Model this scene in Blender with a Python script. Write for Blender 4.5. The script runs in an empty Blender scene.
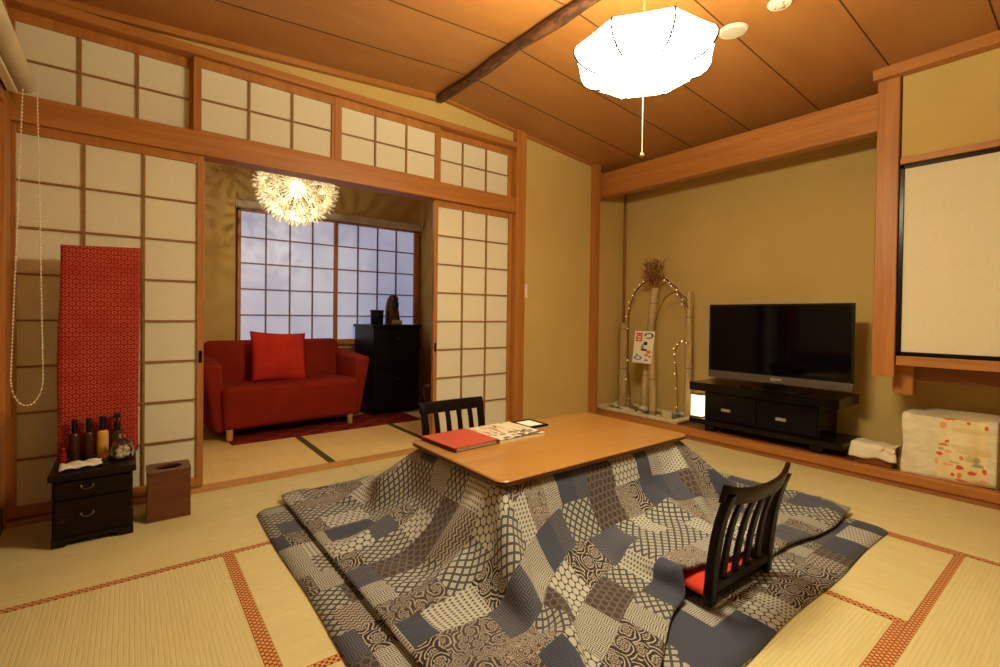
import bpy, bmesh, math, random
from mathutils import Vector, Matrix
from math import sin, cos, pi, radians, sqrt
random.seed(7)
SC = bpy.context.scene
COL = SC.collection

# ------------------------------------------------------------------ camera
F, CY, YAW, PITCH, ROLL = 478.34, 322.17, .659176, -.0122886, .0122329
CAM = Vector((0, 0, 1.0))
fwd = Vector((sin(YAW)*cos(PITCH), cos(YAW)*cos(PITCH), sin(PITCH)))
_r = Vector((cos(YAW), -sin(YAW), 0)); _u = _r.cross(fwd)
rgt = cos(ROLL)*_r + sin(ROLL)*_u
upv = -sin(ROLL)*_r + cos(ROLL)*_u
def ray(x, y): return (x-500)/F*rgt - (y-CY)/F*upv + fwd
def onx(x, y, X): d = ray(x, y); return CAM + d*((X-CAM.x)/d.x)
def ony(x, y, Y): d = ray(x, y); return CAM + d*((Y-CAM.y)/d.y)
def onz(x, y, Z): d = ray(x, y); return CAM + d*((Z-CAM.z)/d.z)
cd = bpy.data.cameras.new('camera'); cam = bpy.data.objects.new('camera', cd); COL.objects.link(cam)
cd.sensor_width = 36; cd.lens = F*36/1000; cd.shift_y = -(333.5-CY)/1000; cd.clip_start = .05
cam.matrix_world = Matrix(((rgt.x, upv.x, -fwd.x, CAM.x), (rgt.y, upv.y, -fwd.y, CAM.y), (rgt.z, upv.z, -fwd.z, CAM.z), (0, 0, 0, 1)))
SC.camera = cam

# ------------------------------------------------------------------ node helpers
class S:
    """a socket (or number) with arithmetic"""
    def __init__(s, nt, sock): s.nt = nt; s.k = sock
    def _m(s, op, b=None, c=None, swap=False):
        n = s.nt.nodes.new('ShaderNodeMath'); n.operation = op
        args = [s, b, c]
        if swap: args = [b, s, c]
        for i, a in enumerate(args):
            if a is None: continue
            if isinstance(a, S): s.nt.links.new(a.k, n.inputs[i])
            else: n.inputs[i].default_value = a
        return S(s.nt, n.outputs[0])
    def __add__(s, b): return s._m('ADD', b)
    __radd__ = __add__
    def __mul__(s, b): return s._m('MULTIPLY', b)
    __rmul__ = __mul__
    def __sub__(s, b): return s._m('SUBTRACT', b)
    def __rsub__(s, b): return s._m('SUBTRACT', b, swap=True)
    def __truediv__(s, b): return s._m('DIVIDE', b)
    def floor(s): return s._m('FLOOR')
    def frac(s): return s._m('FRACT')
    def abs(s): return s._m('ABSOLUTE')
    def sin(s): return s._m('SINE')
    def max(s, b): return s._m('MAXIMUM', b)
    def min(s, b): return s._m('MINIMUM', b)
    def gt(s, b): return s._m('GREATER_THAN', b)
    def lt(s, b): return s._m('LESS_THAN', b)
    def mod(s, b): return s._m('FLOORED_MODULO', b)
    def step(s, a, b):
        n = s.nt.nodes.new('ShaderNodeMapRange'); n.interpolation_type = 'SMOOTHSTEP'
        s.nt.links.new(s.k, n.inputs[0]); n.inputs[1].default_value = a; n.inputs[2].default_value = b
        return S(s.nt, n.outputs[0])

class M:
    """a new material with helpers"""
    def __init__(s, name):
        s.m = bpy.data.materials.new(name); s.m.use_nodes = True
        s.nt = s.m.node_tree; s.b = s.nt.nodes['Principled BSDF']
    def coord(s, kind='Object'):
        n = s.nt.nodes.new('ShaderNodeTexCoord'); return S(s.nt, n.outputs[kind])
    def xyz(s, v):
        n = s.nt.nodes.new('ShaderNodeSeparateXYZ'); s.nt.links.new(v.k, n.inputs[0])
        return [S(s.nt, o) for o in n.outputs]
    def vec(s, x, y, z=0.0):
        n = s.nt.nodes.new('ShaderNodeCombineXYZ')
        for i, a in enumerate((x, y, z)):
            if isinstance(a, S): s.nt.links.new(a.k, n.inputs[i])
            else: n.inputs[i].default_value = a
        return S(s.nt, n.outputs[0])
    def noise(s, v, scale=5, detail=3, rough=.55, dist=0, out=0):
        n = s.nt.nodes.new('ShaderNodeTexNoise'); s.nt.links.new(v.k, n.inputs['Vector'])
        n.inputs['Scale'].default_value = scale; n.inputs['Detail'].default_value = detail
        n.inputs['Roughness'].default_value = rough; n.inputs['Distortion'].default_value = dist
        return S(s.nt, n.outputs[out])
    def voro(s, v, scale=5, feature='F1', rnd=1.0, out=0):
        n = s.nt.nodes.new('ShaderNodeTexVoronoi'); n.feature = feature; s.nt.links.new(v.k, n.inputs['Vector'])
        n.inputs['Scale'].default_value = scale; n.inputs['Randomness'].default_value = rnd
        return S(s.nt, n.outputs[out])
    def white(s, v):
        n = s.nt.nodes.new('ShaderNodeTexWhiteNoise'); n.noise_dimensions = '3D'; s.nt.links.new(v.k, n.inputs[0])
        return S(s.nt, n.outputs[0])
    def mix(s, f, a, b):
        n = s.nt.nodes.new('ShaderNodeMix'); n.data_type = 'RGBA'
        for i, q in ((0, f), (6, a), (7, b)):
            if isinstance(q, S): s.nt.links.new(q.k, n.inputs[i])
            elif i == 0: n.inputs[0].default_value = q
            else: n.inputs[i].default_value = (*q, 1)
        return S(s.nt, n.outputs[2])
    def color(s, c):
        if isinstance(c, S): s.nt.links.new(c.k, s.b.inputs['Base Color'])
        else: s.b.inputs['Base Color'].default_value = (*c, 1)
        return s
    def set(s, rough=None, metal=None, spec=None, coat=None, emit=None, strength=None, trans=None, sheen=None, ior=None):
        for k, v in (('Roughness', rough), ('Metallic', metal), ('Specular IOR Level', spec), ('Coat Weight', coat),
                     ('Emission Strength', strength), ('Transmission Weight', trans), ('Sheen Weight', sheen), ('IOR', ior)):
            if v is None: continue
            if isinstance(v, S): s.nt.links.new(v.k, s.b.inputs[k])
            else: s.b.inputs[k].default_value = v
        if emit is not None:
            if isinstance(emit, S): s.nt.links.new(emit.k, s.b.inputs['Emission Color'])
            else: s.b.inputs['Emission Color'].default_value = (*emit, 1)
        return s
    def bump(s, h, strength=.3, dist=.01):
        n = s.nt.nodes.new('ShaderNodeBump'); s.nt.links.new(h.k, n.inputs['Height'])
        n.inputs['Strength'].default_value = strength; n.inputs['Distance'].default_value = dist
        s.nt.links.new(n.outputs[0], s.b.inputs['Normal']); return s

def wood(name, c1, c2, axis='x', scale=1.0, rough=.45, spec=.4, coat=0.0, fine=1.0, knots=0.0):
    m = M(name); x, y, z = m.xyz(m.coord())
    k = {'x': (1.2, 22, 22), 'y': (22, 1.2, 22), 'z': (22, 22, 1.2)}[axis]
    v = m.vec(x*(k[0]*scale), y*(k[1]*scale), z*(k[2]*scale))
    n1 = m.noise(v, 1.0, 4, .6, .6)
    v2 = m.vec(x*(k[0]*scale*4), y*(k[1]*scale*5), z*(k[2]*scale*5))
    n2 = m.noise(v2, 1.0, 3, .6)
    f = (n1*.7 + n2*(.3*fine)).step(.28, .72)
    m.color(m.mix(f, c1, c2)).set(rough=rough, spec=spec, coat=coat)
    m.bump(n2, .06, .004)
    return m.m
def plain(name, c, rough=.5, spec=.4, metal=0.0, var=.12, scale=30, **kw):
    m = M(name); n = m.noise(m.coord(), scale, 3)
    d = tuple(q*(1-var) for q in c); e = tuple(min(1, q*(1+var)) for q in c)
    m.color(m.mix(n.step(.3, .7), d, e)).set(rough=rough, spec=spec, metal=metal, **kw)
    return m.m
def fabric(name, c, var=.15, scale=400, rough=.95, bump=.15, sheen=.0):
    m = M(name); co = m.coord(); n = m.noise(co, scale, 2); n2 = m.noise(co, 6, 3)
    d = tuple(q*(1-var) for q in c); e = tuple(min(1, q*(1+var)) for q in c)
    m.color(m.mix((n*.5+n2*.5).step(.3, .7), d, e)).set(rough=rough, spec=.12, sheen=sheen).bump(n, bump, .002)
    return m.m

# ------------------------------------------------------------------ mesh helpers
class MB:
    def __init__(s): s.bm = bmesh.new()
    def _add(s, tmp, mat=None):
        if mat is not None: bmesh.ops.transform(tmp, matrix=mat, verts=tmp.verts[:])
        me = bpy.data.meshes.new('t'); tmp.to_mesh(me); tmp.free(); s.bm.from_mesh(me); bpy.data.meshes.remove(me); return s
    def box(s, a, b, bev=0.0, seg=2, mat=None):
        t = bmesh.new(); bmesh.ops.create_cube(t, size=1)
        for v in t.verts:
            for i in range(3): v.co[i] = a[i] + (v.co[i]+.5)*(b[i]-a[i])
        if bev: bmesh.ops.bevel(t, geom=t.edges[:], offset=bev, segments=seg, affect='EDGES', profile=.5)
        return s._add(t, mat)
    def hexa(s, p, bev=0.0, seg=2):
        """eight corners: bottom four ccw, top four ccw"""
        t = bmesh.new(); v = [t.verts.new(q) for q in p]
        for f in ((3, 2, 1, 0), (4, 5, 6, 7), (0, 1, 5, 4), (1, 2, 6, 5), (2, 3, 7, 6), (3, 0, 4, 7)): t.faces.new([v[i] for i in f])
        bmesh.ops.recalc_face_normals(t, faces=t.faces[:])
        if bev: bmesh.ops.bevel(t, geom=t.edges[:], offset=bev, segments=seg, affect='EDGES', profile=.5)
        return s._add(t)
    def cyl(s, p, q, r, r2=None, n=16, caps=True):
        p, q = Vector(p), Vector(q); r2 = r if r2 is None else r2
        t = bmesh.new(); bmesh.ops.create_cone(t, cap_ends=caps, segments=n, radius1=r, radius2=r2, depth=1)
        d = q-p; L = d.length
        m = Matrix.Translation((p+q)/2) @ d.to_track_quat('Z', 'Y').to_matrix().to_4x4() @ Matrix.Diagonal((1, 1, L, 1))
        return s._add(t, m)
    def ball(s, c, r, n=12, sc=(1, 1, 1)):
        t = bmesh.new(); bmesh.ops.create_uvsphere(t, u_segments=n, v_segments=max(6, n*2//3), radius=r)
        return s._add(t, Matrix.Translation(c) @ Matrix.Diagonal((*sc, 1)))
    def tube(s, pts, r, n=8, closed=False, taper=None):
        pts = [Vector(p) for p in pts]; rings = []; N = len(pts)
        prev = None
        for i, p in enumerate(pts):
            if closed: d = pts[(i+1) % N]-pts[i-1]
            else: d = pts[min(i+1, N-1)]-pts[max(i-1, 0)]
            d.normalize()
            if prev is None:
                a = Vector((0, 0, 1)) if abs(d.z) < .9 else Vector((1, 0, 0)); u = d.cross(a).normalized()
            else: u = (prev - d*prev.dot(d)).normalized()
            prev = u; w = d.cross(u)
            rr = r[i] if isinstance(r, (list, tuple)) else r
            rings.append([s.bm.verts.new(p+u*(rr*cos(2*pi*k/n))+w*(rr*sin(2*pi*k/n))) for k in range(n)])
        for i in range(N if closed else N-1):
            A, B = rings[i], rings[(i+1) % N]
            for k in range(n): s.bm.faces.new((A[k], A[(k+1) % n], B[(k+1) % n], B[k]))
        if not closed:
            s.bm.faces.new(rings[0][::-1]); s.bm.faces.new(rings[-1])
        return s
    def lathe(s, prof, n=24, c=(0, 0, 0)):
        rings = []
        for r, z in prof:
            if r < 1e-6: rings.append([s.bm.verts.new((c[0], c[1], c[2]+z))])
            else: rings.append([s.bm.verts.new((c[0]+r*cos(2*pi*k/n), c[1]+r*sin(2*pi*k/n), c[2]+z)) for k in range(n)])
        for A, B in zip(rings, rings[1:]):
            for k in range(n):
                a, b, c2, d = A[k % len(A)], A[(k+1) % len(A)], B[(k+1) % len(B)], B[k % len(B)]
                u = []
                for q in (a, b, c2, d):
                    if q not in u: u.append(q)
                if len(u) > 2:
                    try: s.bm.faces.new(u)
                    except ValueError: pass
        return s
    def poly(s, pts, d):
        """prism: polygon pts extruded by vector d"""
        A = [s.bm.verts.new(p) for p in pts]; B = [s.bm.verts.new(Vector(p)+Vector(d)) for p in pts]
        n = len(A); s.bm.faces.new(A); s.bm.faces.new(B[::-1])
        for i in range(n): s.bm.faces.new((A[i], B[i], B[(i+1) % n], A[(i+1) % n]))
        return s
    def grid(s, P, nx, ny):
        """P(i,j)->point"""
        V = [[s.bm.verts.new(P(i, j)) for i in range(nx)] for j in range(ny)]
        for j in range(ny-1):
            for i in range(nx-1): s.bm.faces.new((V[j][i], V[j][i+1], V[j+1][i+1], V[j+1][i]))
        return s
    def build(s, name, mat, parent=None, local=False, smooth=None, kind=None):
        bmesh.ops.recalc_face_normals(s.bm, faces=s.bm.faces[:])
        me = bpy.data.meshes.new(name); s.bm.to_mesh(me); s.bm.free()
        o = bpy.data.objects.new(name, me); COL.objects.link(o)
        me.materials.append(mat)
        if parent is not None:
            o.parent = parent
            if not local: me.transform(Matrix.Translation(-wloc(parent)))
        if smooth is not None:
            for p in me.polygons: p.use_smooth = True
            me.set_sharp_from_angle(angle=radians(smooth))
        if kind: o['kind'] = kind
        return o
def wloc(o):
    v = Vector(o.location)
    while o.parent: o = o.parent; v += Vector(o.location)
    return v
def tag(o, label, cat, group=None, kind=None):
    o['label'] = label; o['category'] = cat
    if group: o['group'] = group
    if kind: o['kind'] = kind
    return o
def thing(name, label, cat, loc=(0, 0, 0), rz=0, group=None):
    o = bpy.data.objects.new(name, None); COL.objects.link(o); o.location = loc; o.rotation_euler = (0, 0, rz)
    o.empty_display_size = .05
    return tag(o, label, cat, group)
def struct(name, mb, mat, parent=None, smooth=None, label=None):
    o = mb.build(name, mat, parent, smooth=smooth)
    if parent is None: o['kind'] = 'structure'
    if label: o['label'] = label
    return o
def sroot(name):
    o = bpy.data.objects.new(name, None); COL.objects.link(o); o['kind'] = 'structure'; return o
def box(a, b, bev=0.0): return MB().box(a, b, bev)
def recenter(o):
    """put a single-mesh thing's origin at its base"""
    me = o.data; xs = [v.co for v in me.vertices]
    c = Vector((sum(v.x for v in xs)/len(xs), sum(v.y for v in xs)/len(xs), min(v.z for v in xs)))
    me.transform(Matrix.Translation(-c)); o.location = Vector(o.location)+c; return o

# ------------------------------------------------------------------ materials
WD1, WD2 = (.36, .126, .026), (.50, .20, .045)
wood_x = wood('cedar_trim_x', WD1, WD2, 'x'); wood_y = wood('cedar_trim_y', WD1, WD2, 'y'); wood_z = wood('cedar_trim_z', WD1, WD2, 'z')
muntin = wood('muntin_wood', (.26, .11, .03), (.36, .165, .05), 'x')
dark_wood = wood('dark_lattice_wood', (.10, .045, .022), (.15, .07, .035), 'x')
def wall_mat(name, c):
    m = M(name); co = m.coord(); n = m.noise(co, 260, 3, .7); n2 = m.noise(co, 2.5, 3)
    m.color(m.mix((n*.6+n2*.4).step(.3, .7), tuple(q*.9 for q in c), tuple(q*1.07 for q in c))).set(rough=.95, spec=.1).bump(n, .25, .003)
    return m.m
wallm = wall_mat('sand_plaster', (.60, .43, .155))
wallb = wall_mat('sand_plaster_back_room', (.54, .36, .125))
def paper_mat(name, c, emit=None, st=0):
    m = M(name); n = m.noise(m.coord(), 60, 5, .7)
    m.color(m.mix(n.step(.3, .7), tuple(q*.95 for q in c), c)).set(rough=.9, spec=.1)
    if emit:
        m2 = m.noise(m.coord(), 2.2, 2)
        m.set(emit=m.mix(m2.step(.3, .7), tuple(q*.9 for q in emit), emit), strength=st)
    return m.m
paper = paper_mat('shoji_paper', (.77, .71, .56))
win_paper = paper_mat('daylit_window_paper', (.75, .77, .80), (.50, .62, 1.0), .27)

def tatami_mat(name, axis, c1=(.61, .52, .25), c2=(.71, .61, .325)):
    m = M(name); x, y, z = m.xyz(m.coord())
    u, v = (x, y) if axis == 'X' else (y, x)      # u along the ribs
    rib = (v*(1/.0135)).frac()-.5
    ribh = (rib.abs()).step(.30, .5)
    weave = ((u*(1/.004)).frac()-.5).abs()
    big = m.noise(m.vec(u*1.5, v*12), 1, 3)
    st = m.noise(m.vec(u*8, v*160), 1, 3)
    f = (big*.4+st*.6).step(.3, .72)
    col = m.mix(f, c1, c2)
    col = m.mix(ribh*.16, col, (.40, .31, .12))
    m.color(col).set(rough=.62, spec=.35).bump((1-ribh)*1.0+weave*.12+st*.2, .28, .003)
    return m.m
tat_x, tat_y = tatami_mat('tatami_ribs_x', 'X'), tatami_mat('tatami_ribs_y', 'Y')
tat_b = tatami_mat('tatami_back_room', 'Y', (.78, .56, .22), (.88, .66, .29))
def heri_mat(axis):
    m = M('heri_'+axis); x, y, z = m.xyz(m.coord())
    u, v = (x, y) if axis == 'X' else (y, x)
    a = (u*(1/.020)); b = (v*(1/.0102))
    row = b.floor().mod(2.0)*.5
    t = ((a+row).frac()-.5).abs(); w = (b.frac()-.5).abs()
    f = t.step(.14, .26)*(1-w.step(.36, .48))
    m.color(m.mix(f, (.22, .055, .018), (.70, .33, .13))).set(rough=.8, spec=.2)
    return m.m
heri_x, heri_y = heri_mat('X'), heri_mat('Y')
heri_green = fabric('heri_dark_green', (.10, .085, .03))
def ceil_mat():
    m = M('ceiling_veneer'); x, y, z = m.xyz(m.coord())
    cell = ((y-.4)*(1/.4655)).floor()
    r = m.white(m.vec(cell, 3.0))
    v = m.vec(x*.9+r*7, y*3.2+r*30, z*0)
    n1 = m.noise(v, 1.6, 4, .55, 1.2)
    n2 = m.noise(m.vec(x*30, y*90), 1, 3, .6)
    f = (n1*.8+n2*.2).step(.2, .8)
    m.color(m.mix(f*.8+r*.2, (.33, .128, .032), (.43, .185, .052))).set(rough=.38, spec=.45, coat=.12).bump(n2, .05, .003)
    return m.m
ceilm = ceil_mat()
black_l = plain('black_lacquer', (.005, .004, .0035), rough=.25, spec=.2)
groove = plain('dark_groove', (.05, .022, .01), rough=.8)

# patchwork quilt -------------------------------------------------------------
def patch_mat(name, su=.0, sv=.0):
    m = M(name); u, v, _ = m.xyz(m.coord('UV'))
    u = u+su; v = v+sv
    H = .135
    row = (v*(1/H)).floor()
    rr = m.white(m.vec(row, 1.7))
    W = .185
    uu = u*(1/W)+rr*3.0+row*.43
    colf = uu.floor()
    fu = uu-colf
    r1 = m.white(m.vec(colf, row, 2.0))
    split = r1.gt(.62)*fu.gt(.55)
    r = m.white(m.vec(colf+split*.37, row, 5.0))
    tw = m.white(m.vec(colf+split*.37, row, 9.0))
    CR, DK, IN, BR = (.455, .445, .41), (.030, .024, .028), (.030, .034, .060), (.066, .052, .056)
    TA = (.38, .335, .30)
    # 1 lattice of rounded squares
    s = .042
    a = ((u+v*1.25)*(1/s)).frac()-.5; b = ((u-v*1.25)*(1/s)).frac()-.5
    q = a.abs().max(b.abs())
    lat = m.mix(q.step(.29, .36), m.mix(q.step(.10, .14)*(1-q.step(.17, .21)), CR, (.25, .2, .17)), (.075, .075, .085))
    # 2 honeycomb
    hs = .030
    def near(o):
        a_ = ((u*(1/hs)+o).frac()-.5); b_ = ((v*(.577/hs)+o).frac()-.5)*1.73
        return a_*a_+b_*b_
    he = near(0.0).min(near(.5))
    hexa = m.mix(he.step(.17, .23), CR, (.06, .05, .05))
    hexd = m.mix(he.step(.15, .2)*(1-he.step(.21, .27)), BR, (.21, .165, .14))
    # 3 arabesque scrolls: rings around flower centres plus curling vines
    def arab(sc, R0, petals, bg, line, shift):
        n = m.nt.nodes.new('ShaderNodeTexVoronoi'); n.feature = 'F1'; n.inputs['Scale'].default_value = sc; n.inputs['Randomness'].default_value = .8
        wob = m.noise(m.vec(u, v), 30, 1)
        m.nt.links.new(m.vec(u+shift, v).k, n.inputs['Vector'])
        px, py, _ = m.xyz(S(m.nt, n.outputs['Position']))
        dx, dy = u+shift-px, v-py
        r_ = (dx*dx+dy*dy)._m('SQRT'); th = dy._m('ARCTAN2', dx)
        R = R0*(.80+.20*((th*petals)._m('COSINE')))
        q = r_/R
        inside = q.lt(1.0)
        ring = ((q*2.6).frac()-.5).abs()
        fl_ = ring.step(.20, .30)
        spok = ((th*(petals/6.2832)).frac()-.5).abs().lt(.06)*q.gt(.35)
        fl_ = (fl_*(1-spok)).max(q.lt(.12))
        sp = ((r_*(1/.0135)+th*(2/6.2832)+wob*1.3).frac()-.5).abs()
        spl = 1-sp.step(.13, .22)
        f = inside*fl_+(1-inside)*spl
        return m.mix(f, bg, line)
    lines = arab(13, .027, 6, DK, (.42, .365, .32), .0)
    lines2 = arab(19, .019, 5, BR, (.36, .315, .28), 3.3)
    # 4 fret / woven basket strokes
    g = .024
    ca = (u*(1/g)).floor(); cb = (v*(1/g)).floor()
    chk = (ca+cb).mod(2.0)
    sa = ((u*(3/g)).frac()-.5).abs(); sb = ((v*(3/g)).frac()-.5).abs()
    stripe = chk*sa+(1-chk)*sb
    fret = m.mix(stripe.step(.24, .34), CR, (.085, .075, .075))
    fretd = m.mix(stripe.step(.22, .36), (.13, .13, .165), IN)
    # 5 fine zigzag
    zz = ((v*(1/.016)+((u*(1/.022)).frac()-.5).abs()*1.3).frac()-.5).abs()
    zig = m.mix(zz.step(.18, .32), TA, (.09, .07, .065))
    # 6 dots on cream
    da = ((u*(1/.019)).frac()-.5).abs(); db = ((v*(1/.014)+ (u*(1/.019)).floor().mod(2.0)*.5).frac()-.5).abs()
    dots = m.mix((da+db).step(.30, .42), (.10, .09, .09), CR)
    # 7 dense small flowers
    f2 = m.voro(m.vec(u, v), 60, 'F1', .9); fine = m.mix(((f2*3.6).frac()-.5).abs().step(.2, .32), (.36, .31, .27), (.09, .07, .07))
    # 8 indigo weave
    wv = ((u*(1/.007)+v*(1/.012)).frac()-.5).abs()
    ind = m.mix(wv.step(.2, .4), (.085, .092, .14), IN)
    res = lat
    for thr, p in ((.12, lines), (.25, ind), (.33, hexa), (.41, lines2), (.50, fretd), (.57, fret), (.66, hexd), (.74, fine), (.81, dots), (.88, lat), (.95, zig)):
        res = m.mix(r.gt(thr), res, p)
    # seams
    sd = (1-((v*(1/H)).frac()-.5).abs().step(.485, .498)*.5)
    n = m.noise(m.vec(u, v), 900, 2)
    m.color(res).set(rough=.95, spec=.08, sheen=.1).bump(n*.4+sd, .18, .003)
    return m.m
patch = patch_mat('patchwork_cotton'); patch2 = patch_mat('patchwork_cotton_pad', 1.37, .71)
# ================================================================== SETTING
X0, XR, YN = -.47, 4.13, -1.3       # left wall, alcove back wall, wall behind the camera
SH = 3.10                            # front face of the sliding-screen wall
struct('floor', MB().box((-.6, -1.4, -.12), (4.3, 3.25, -.05)), dark_wood)
mats = [(-.46, 1.15, 2.235, 3.10, 'X'), (1.15, 2.82, 2.235, 3.10, 'X'), (-.46, .345, .55, 2.235, 'Y'), (.345, 2.02, 1.36, 2.235, 'X'),
        (.345, 2.02, .41, 1.36, 'X'), (2.02, 2.825, .41, 2.235, 'Y'), (2.825, 3.665, 1.95, 3.10, 'Y'), (2.825, 3.665, .28, 1.95, 'Y'),
        (2.825, 3.665, -1.3, .28, 'Y'), (1.2, 2.825, -.45, .41, 'X'), (-.46, 1.2, -.45, .41, 'X'), (-.46, 1.2, -1.3, -.45, 'X'), (1.2, 2.825, -1.3, -.45, 'X'),
        (-.46, .345, .41, .55, 'X')]
for i, (a, b, c, d, ax) in enumerate(mats):
    g = .0004
    t = MB().box((a+g, c+g, -.05), (b-g, d-g, 0), .002, 1).build('tatami_mat', tat_x if ax == 'X' else tat_y)
    t['kind'] = 'structure'
    w = .030
    edges = []
    if ax == 'X': edges = [(a+g, c+g, b-g, c+w), (a+g, d-w, b-g, d-g)]
    else: edges = [(a+g, c+g, a+w, d-g), (b-w, c+g, b-g, d-g)]
    if i in (0, 1): edges = edges[:1]
    if i == 3: edges = edges[:1]
    if i in (2,): edges = [(b-.040, c+g, b-g, d-g)]
    if i == 5: edges = edges[:2]
    if i == 4: edges = edges[:1]
    if i in (6, 7, 8): edges = edges[:1]
    if i == 13: edges = []
    for e in edges: MB().box((e[0], e[1], -.01), (e[2], e[3], .0012)).build('border_tape', heri_x if ax == 'X' else heri_y, t)
# raised sill and back-room floor
struct('trim_sill', MB().box((-.45, 3.10, -.05), (2.56, 3.168, .022), .002), wood('sill_wood', (.50, .24, .07), (.62, .33, .11), 'x'))
struct('floor_back_room', MB().box((.1, 3.17, -.12), (2.75, 5.1, -.03)), dark_wood)
for a, b in ((.26, 1.065), (1.065, 1.85), (1.85, 2.65)):
    t = MB().box((a+.001, 3.169, -.03), (b-.001, 4.95, .02), .002, 1).build('tatami_mat', tat_b); t['kind'] = 'structure'
    for e in ((a+.001, a+.024), (b-.024, b-.001)): MB().box((e[0], 3.170, .01), (e[1], 4.949, .0212)).build('border_tape', heri_green, t)

# ceiling: shallow gable with a ridge log, slightly warped on the right
def zc(x, y):
    if x < 1.81: return 2.632-.069*(1.81-x)
    s = .092+(.056-.092)*max(0, min(1, (3.1-y)/2.2)) if y > .9 else .056
    return 2.632-s*(x-1.81)
NX, NY = 24, 24
def cP(x0, x1, dz=0):
    return lambda i, j: (x0+(x1-x0)*i/(NX-1), -1.4+(3.30+1.4)*j/(NY-1), zc(x0+(x1-x0)*i/(NX-1), -1.4+4.7*j/(NY-1))+dz)
mb = MB().grid(cP(-.6, 1.81), NX, NY).grid(cP(1.81, 4.3), NX, NY)
ce = struct('ceiling', mb, ceilm)
for k in range(-4, 7):
    y = .4+.4655*k+(.0 if k else .005)
    for xa, xb in ((-.46, 1.79), (1.83, 4.12)):
        ww = .0035
        MB().hexa([(xa, y-ww, zc(xa, y)-.0015), (xb, y-ww, zc(xb, y)-.0015), (xb, y+ww, zc(xb, y)-.0015), (xa, y+ww, zc(xa, y)-.0015),
                   (xa, y-ww, zc(xa, y)+.01), (xb, y-ww, zc(xb, y)+.01), (xb, y+ww, zc(xb, y)+.01), (xa, y+ww, zc(xa, y)+.01)]).build('panel_joint', groove, ce)
bark = M('log_bark'); _c = bark.coord(); _x, _y, _z = bark.xyz(_c)
_n = bark.noise(bark.vec(_x*30, _y*9, _z*30), 1, 5, .7, .8)
bark.color(bark.mix(_n.step(.35, .65), (.035, .014, .008), (.17, .065, .025))).set(rough=.6).bump(_n, .5, .01)
pts = [(1.815+.008*sin(i*.9), 3.105-i*.18, 2.607+.004*sin(i*1.7)-.002*i) for i in range(25)]
struct('trim_ridge_log', MB().tube(pts, [.034+.004*sin(i*2.1) for i in range(25)], 14), bark.m, smooth=60)

# north (screen) wall
def gable(y0, y1, xa, xb, z0, n=12):
    mb = MB(); xs = [xa+(xb-xa)*i/n for i in range(n+1)]
    if xa < 1.81 < xb: xs = sorted(xs+[1.81])
    mb.poly([(xa, y0, z0), (xb, y0, z0)]+[(x, y0, zc(x, y0)+.04) for x in reversed(xs)], (0, y1-y0, 0)); return mb
struct('wall_upper', gable(3.145, 3.20, -.47, 2.56, 2.45), wallm)
struct('wall_north', gable(3.145, 3.21, 2.60, 3.60, 0, 6), wallm)
# ceiling rail along that wall
mb = MB()
for xa, xb in ((-.46, 1.81), (1.81, 3.60)):
    za, zb = zc(xa, 3.12), zc(xb, 3.12); h = .036 if xa < 1 else .014
    mb.hexa([(xa, 3.105, za-h), (xb, 3.105, zb-h), (xb, 3.16, zb-h), (xa, 3.16, za-h), (xa, 3.105, za+.01), (xb, 3.105, zb+.01), (xb, 3.16, zb+.01), (xa, 3.16, za+.01)])
struct('trim_ceiling_north', mb, wood_x)
struct('trim_lintel_top', MB().box((-.46, 3.085, 2.405), (2.553, 3.21, 2.45), .004), wood_x)
struct('trim_lintel', MB().box((-.46, 3.10, 1.868), (2.553, 3.225, 1.995), .004), wood_x)
struct('trim_post', MB().box((2.553, 3.088, 0), (2.657, 3.21, 2.66), .005), wood_z)
struct('trim_alcove_post', MB().box((3.530, 3.09, 0), (3.610, 3.215, 2.66), .005), wood_z)
struct('trim_corner_post', MB().box((-.475, 3.097, -.03), (-.447, 3.24, 2.6), .003), wood_z)

# transom screens above the lintel (four, alternating in depth)
def screen(name, xa, xb, za, zb, y, cols, rows, stile, top, bot, depth=.03, ms=.006, pull=None, skind='structure'):
    r = bpy.data.objects.new(name, None); COL.objects.link(r); r.location = (xa, y, za); r['kind'] = 'structure'
    f = MB().box((xa, y, za), (xa+stile, y+depth, zb), .002).box((xb-stile, y, za), (xb, y+depth, zb), .002)
    f.box((xa+stile, y+.001, zb-top), (xb-stile, y+depth-.001, zb), .002).box((xa+stile, y+.001, za), (xb-stile, y+depth-.001, za+bot), .002)
    f.build('frame', wood_z, r)
    ix, jx, iz, jz = xa+stile, xb-stile, za+bot, zb-top
    k = MB()
    for c in range(1, cols):
        x = ix+(jx-ix)*c/cols; k.box((x-ms, y+.005, iz), (x+ms, y+.017, jz))
    for q in range(1, rows):
        z = iz+(jz-iz)*q/rows; k.box((ix, y+.006, z-ms*.8), (jx, y+.016, z+ms*.8))
    k.build('lattice', muntin, r)
    MB().box((ix-.002, y+.0165, iz-.002), (jx+.002, y+.019, jz+.002)).build('paper', paper, r)
    if pull:
        x, z = pull
        MB().box((x-.010, y-.001, z-.035), (x+.010, y+.012, z+.035), .003).build('finger_pull', black_l, r)
    return r
TZ0, TZ1 = 1.997, 2.404
screen('window_1', -.46, .295, TZ0, TZ1, 3.165, 3, 2, .036, .05, .012)
screen('window_2', .275, 1.065, TZ0, TZ1, 3.118, 3, 2, .038, .05, .014)
screen('window_3', 1.045, 1.835, TZ0, TZ1, 3.112, 3, 2, .046, .05, .014)
screen('window_4', 1.80, 2.552, TZ0, TZ1, 3.155, 3, 2, .036, .05, .012)
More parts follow.
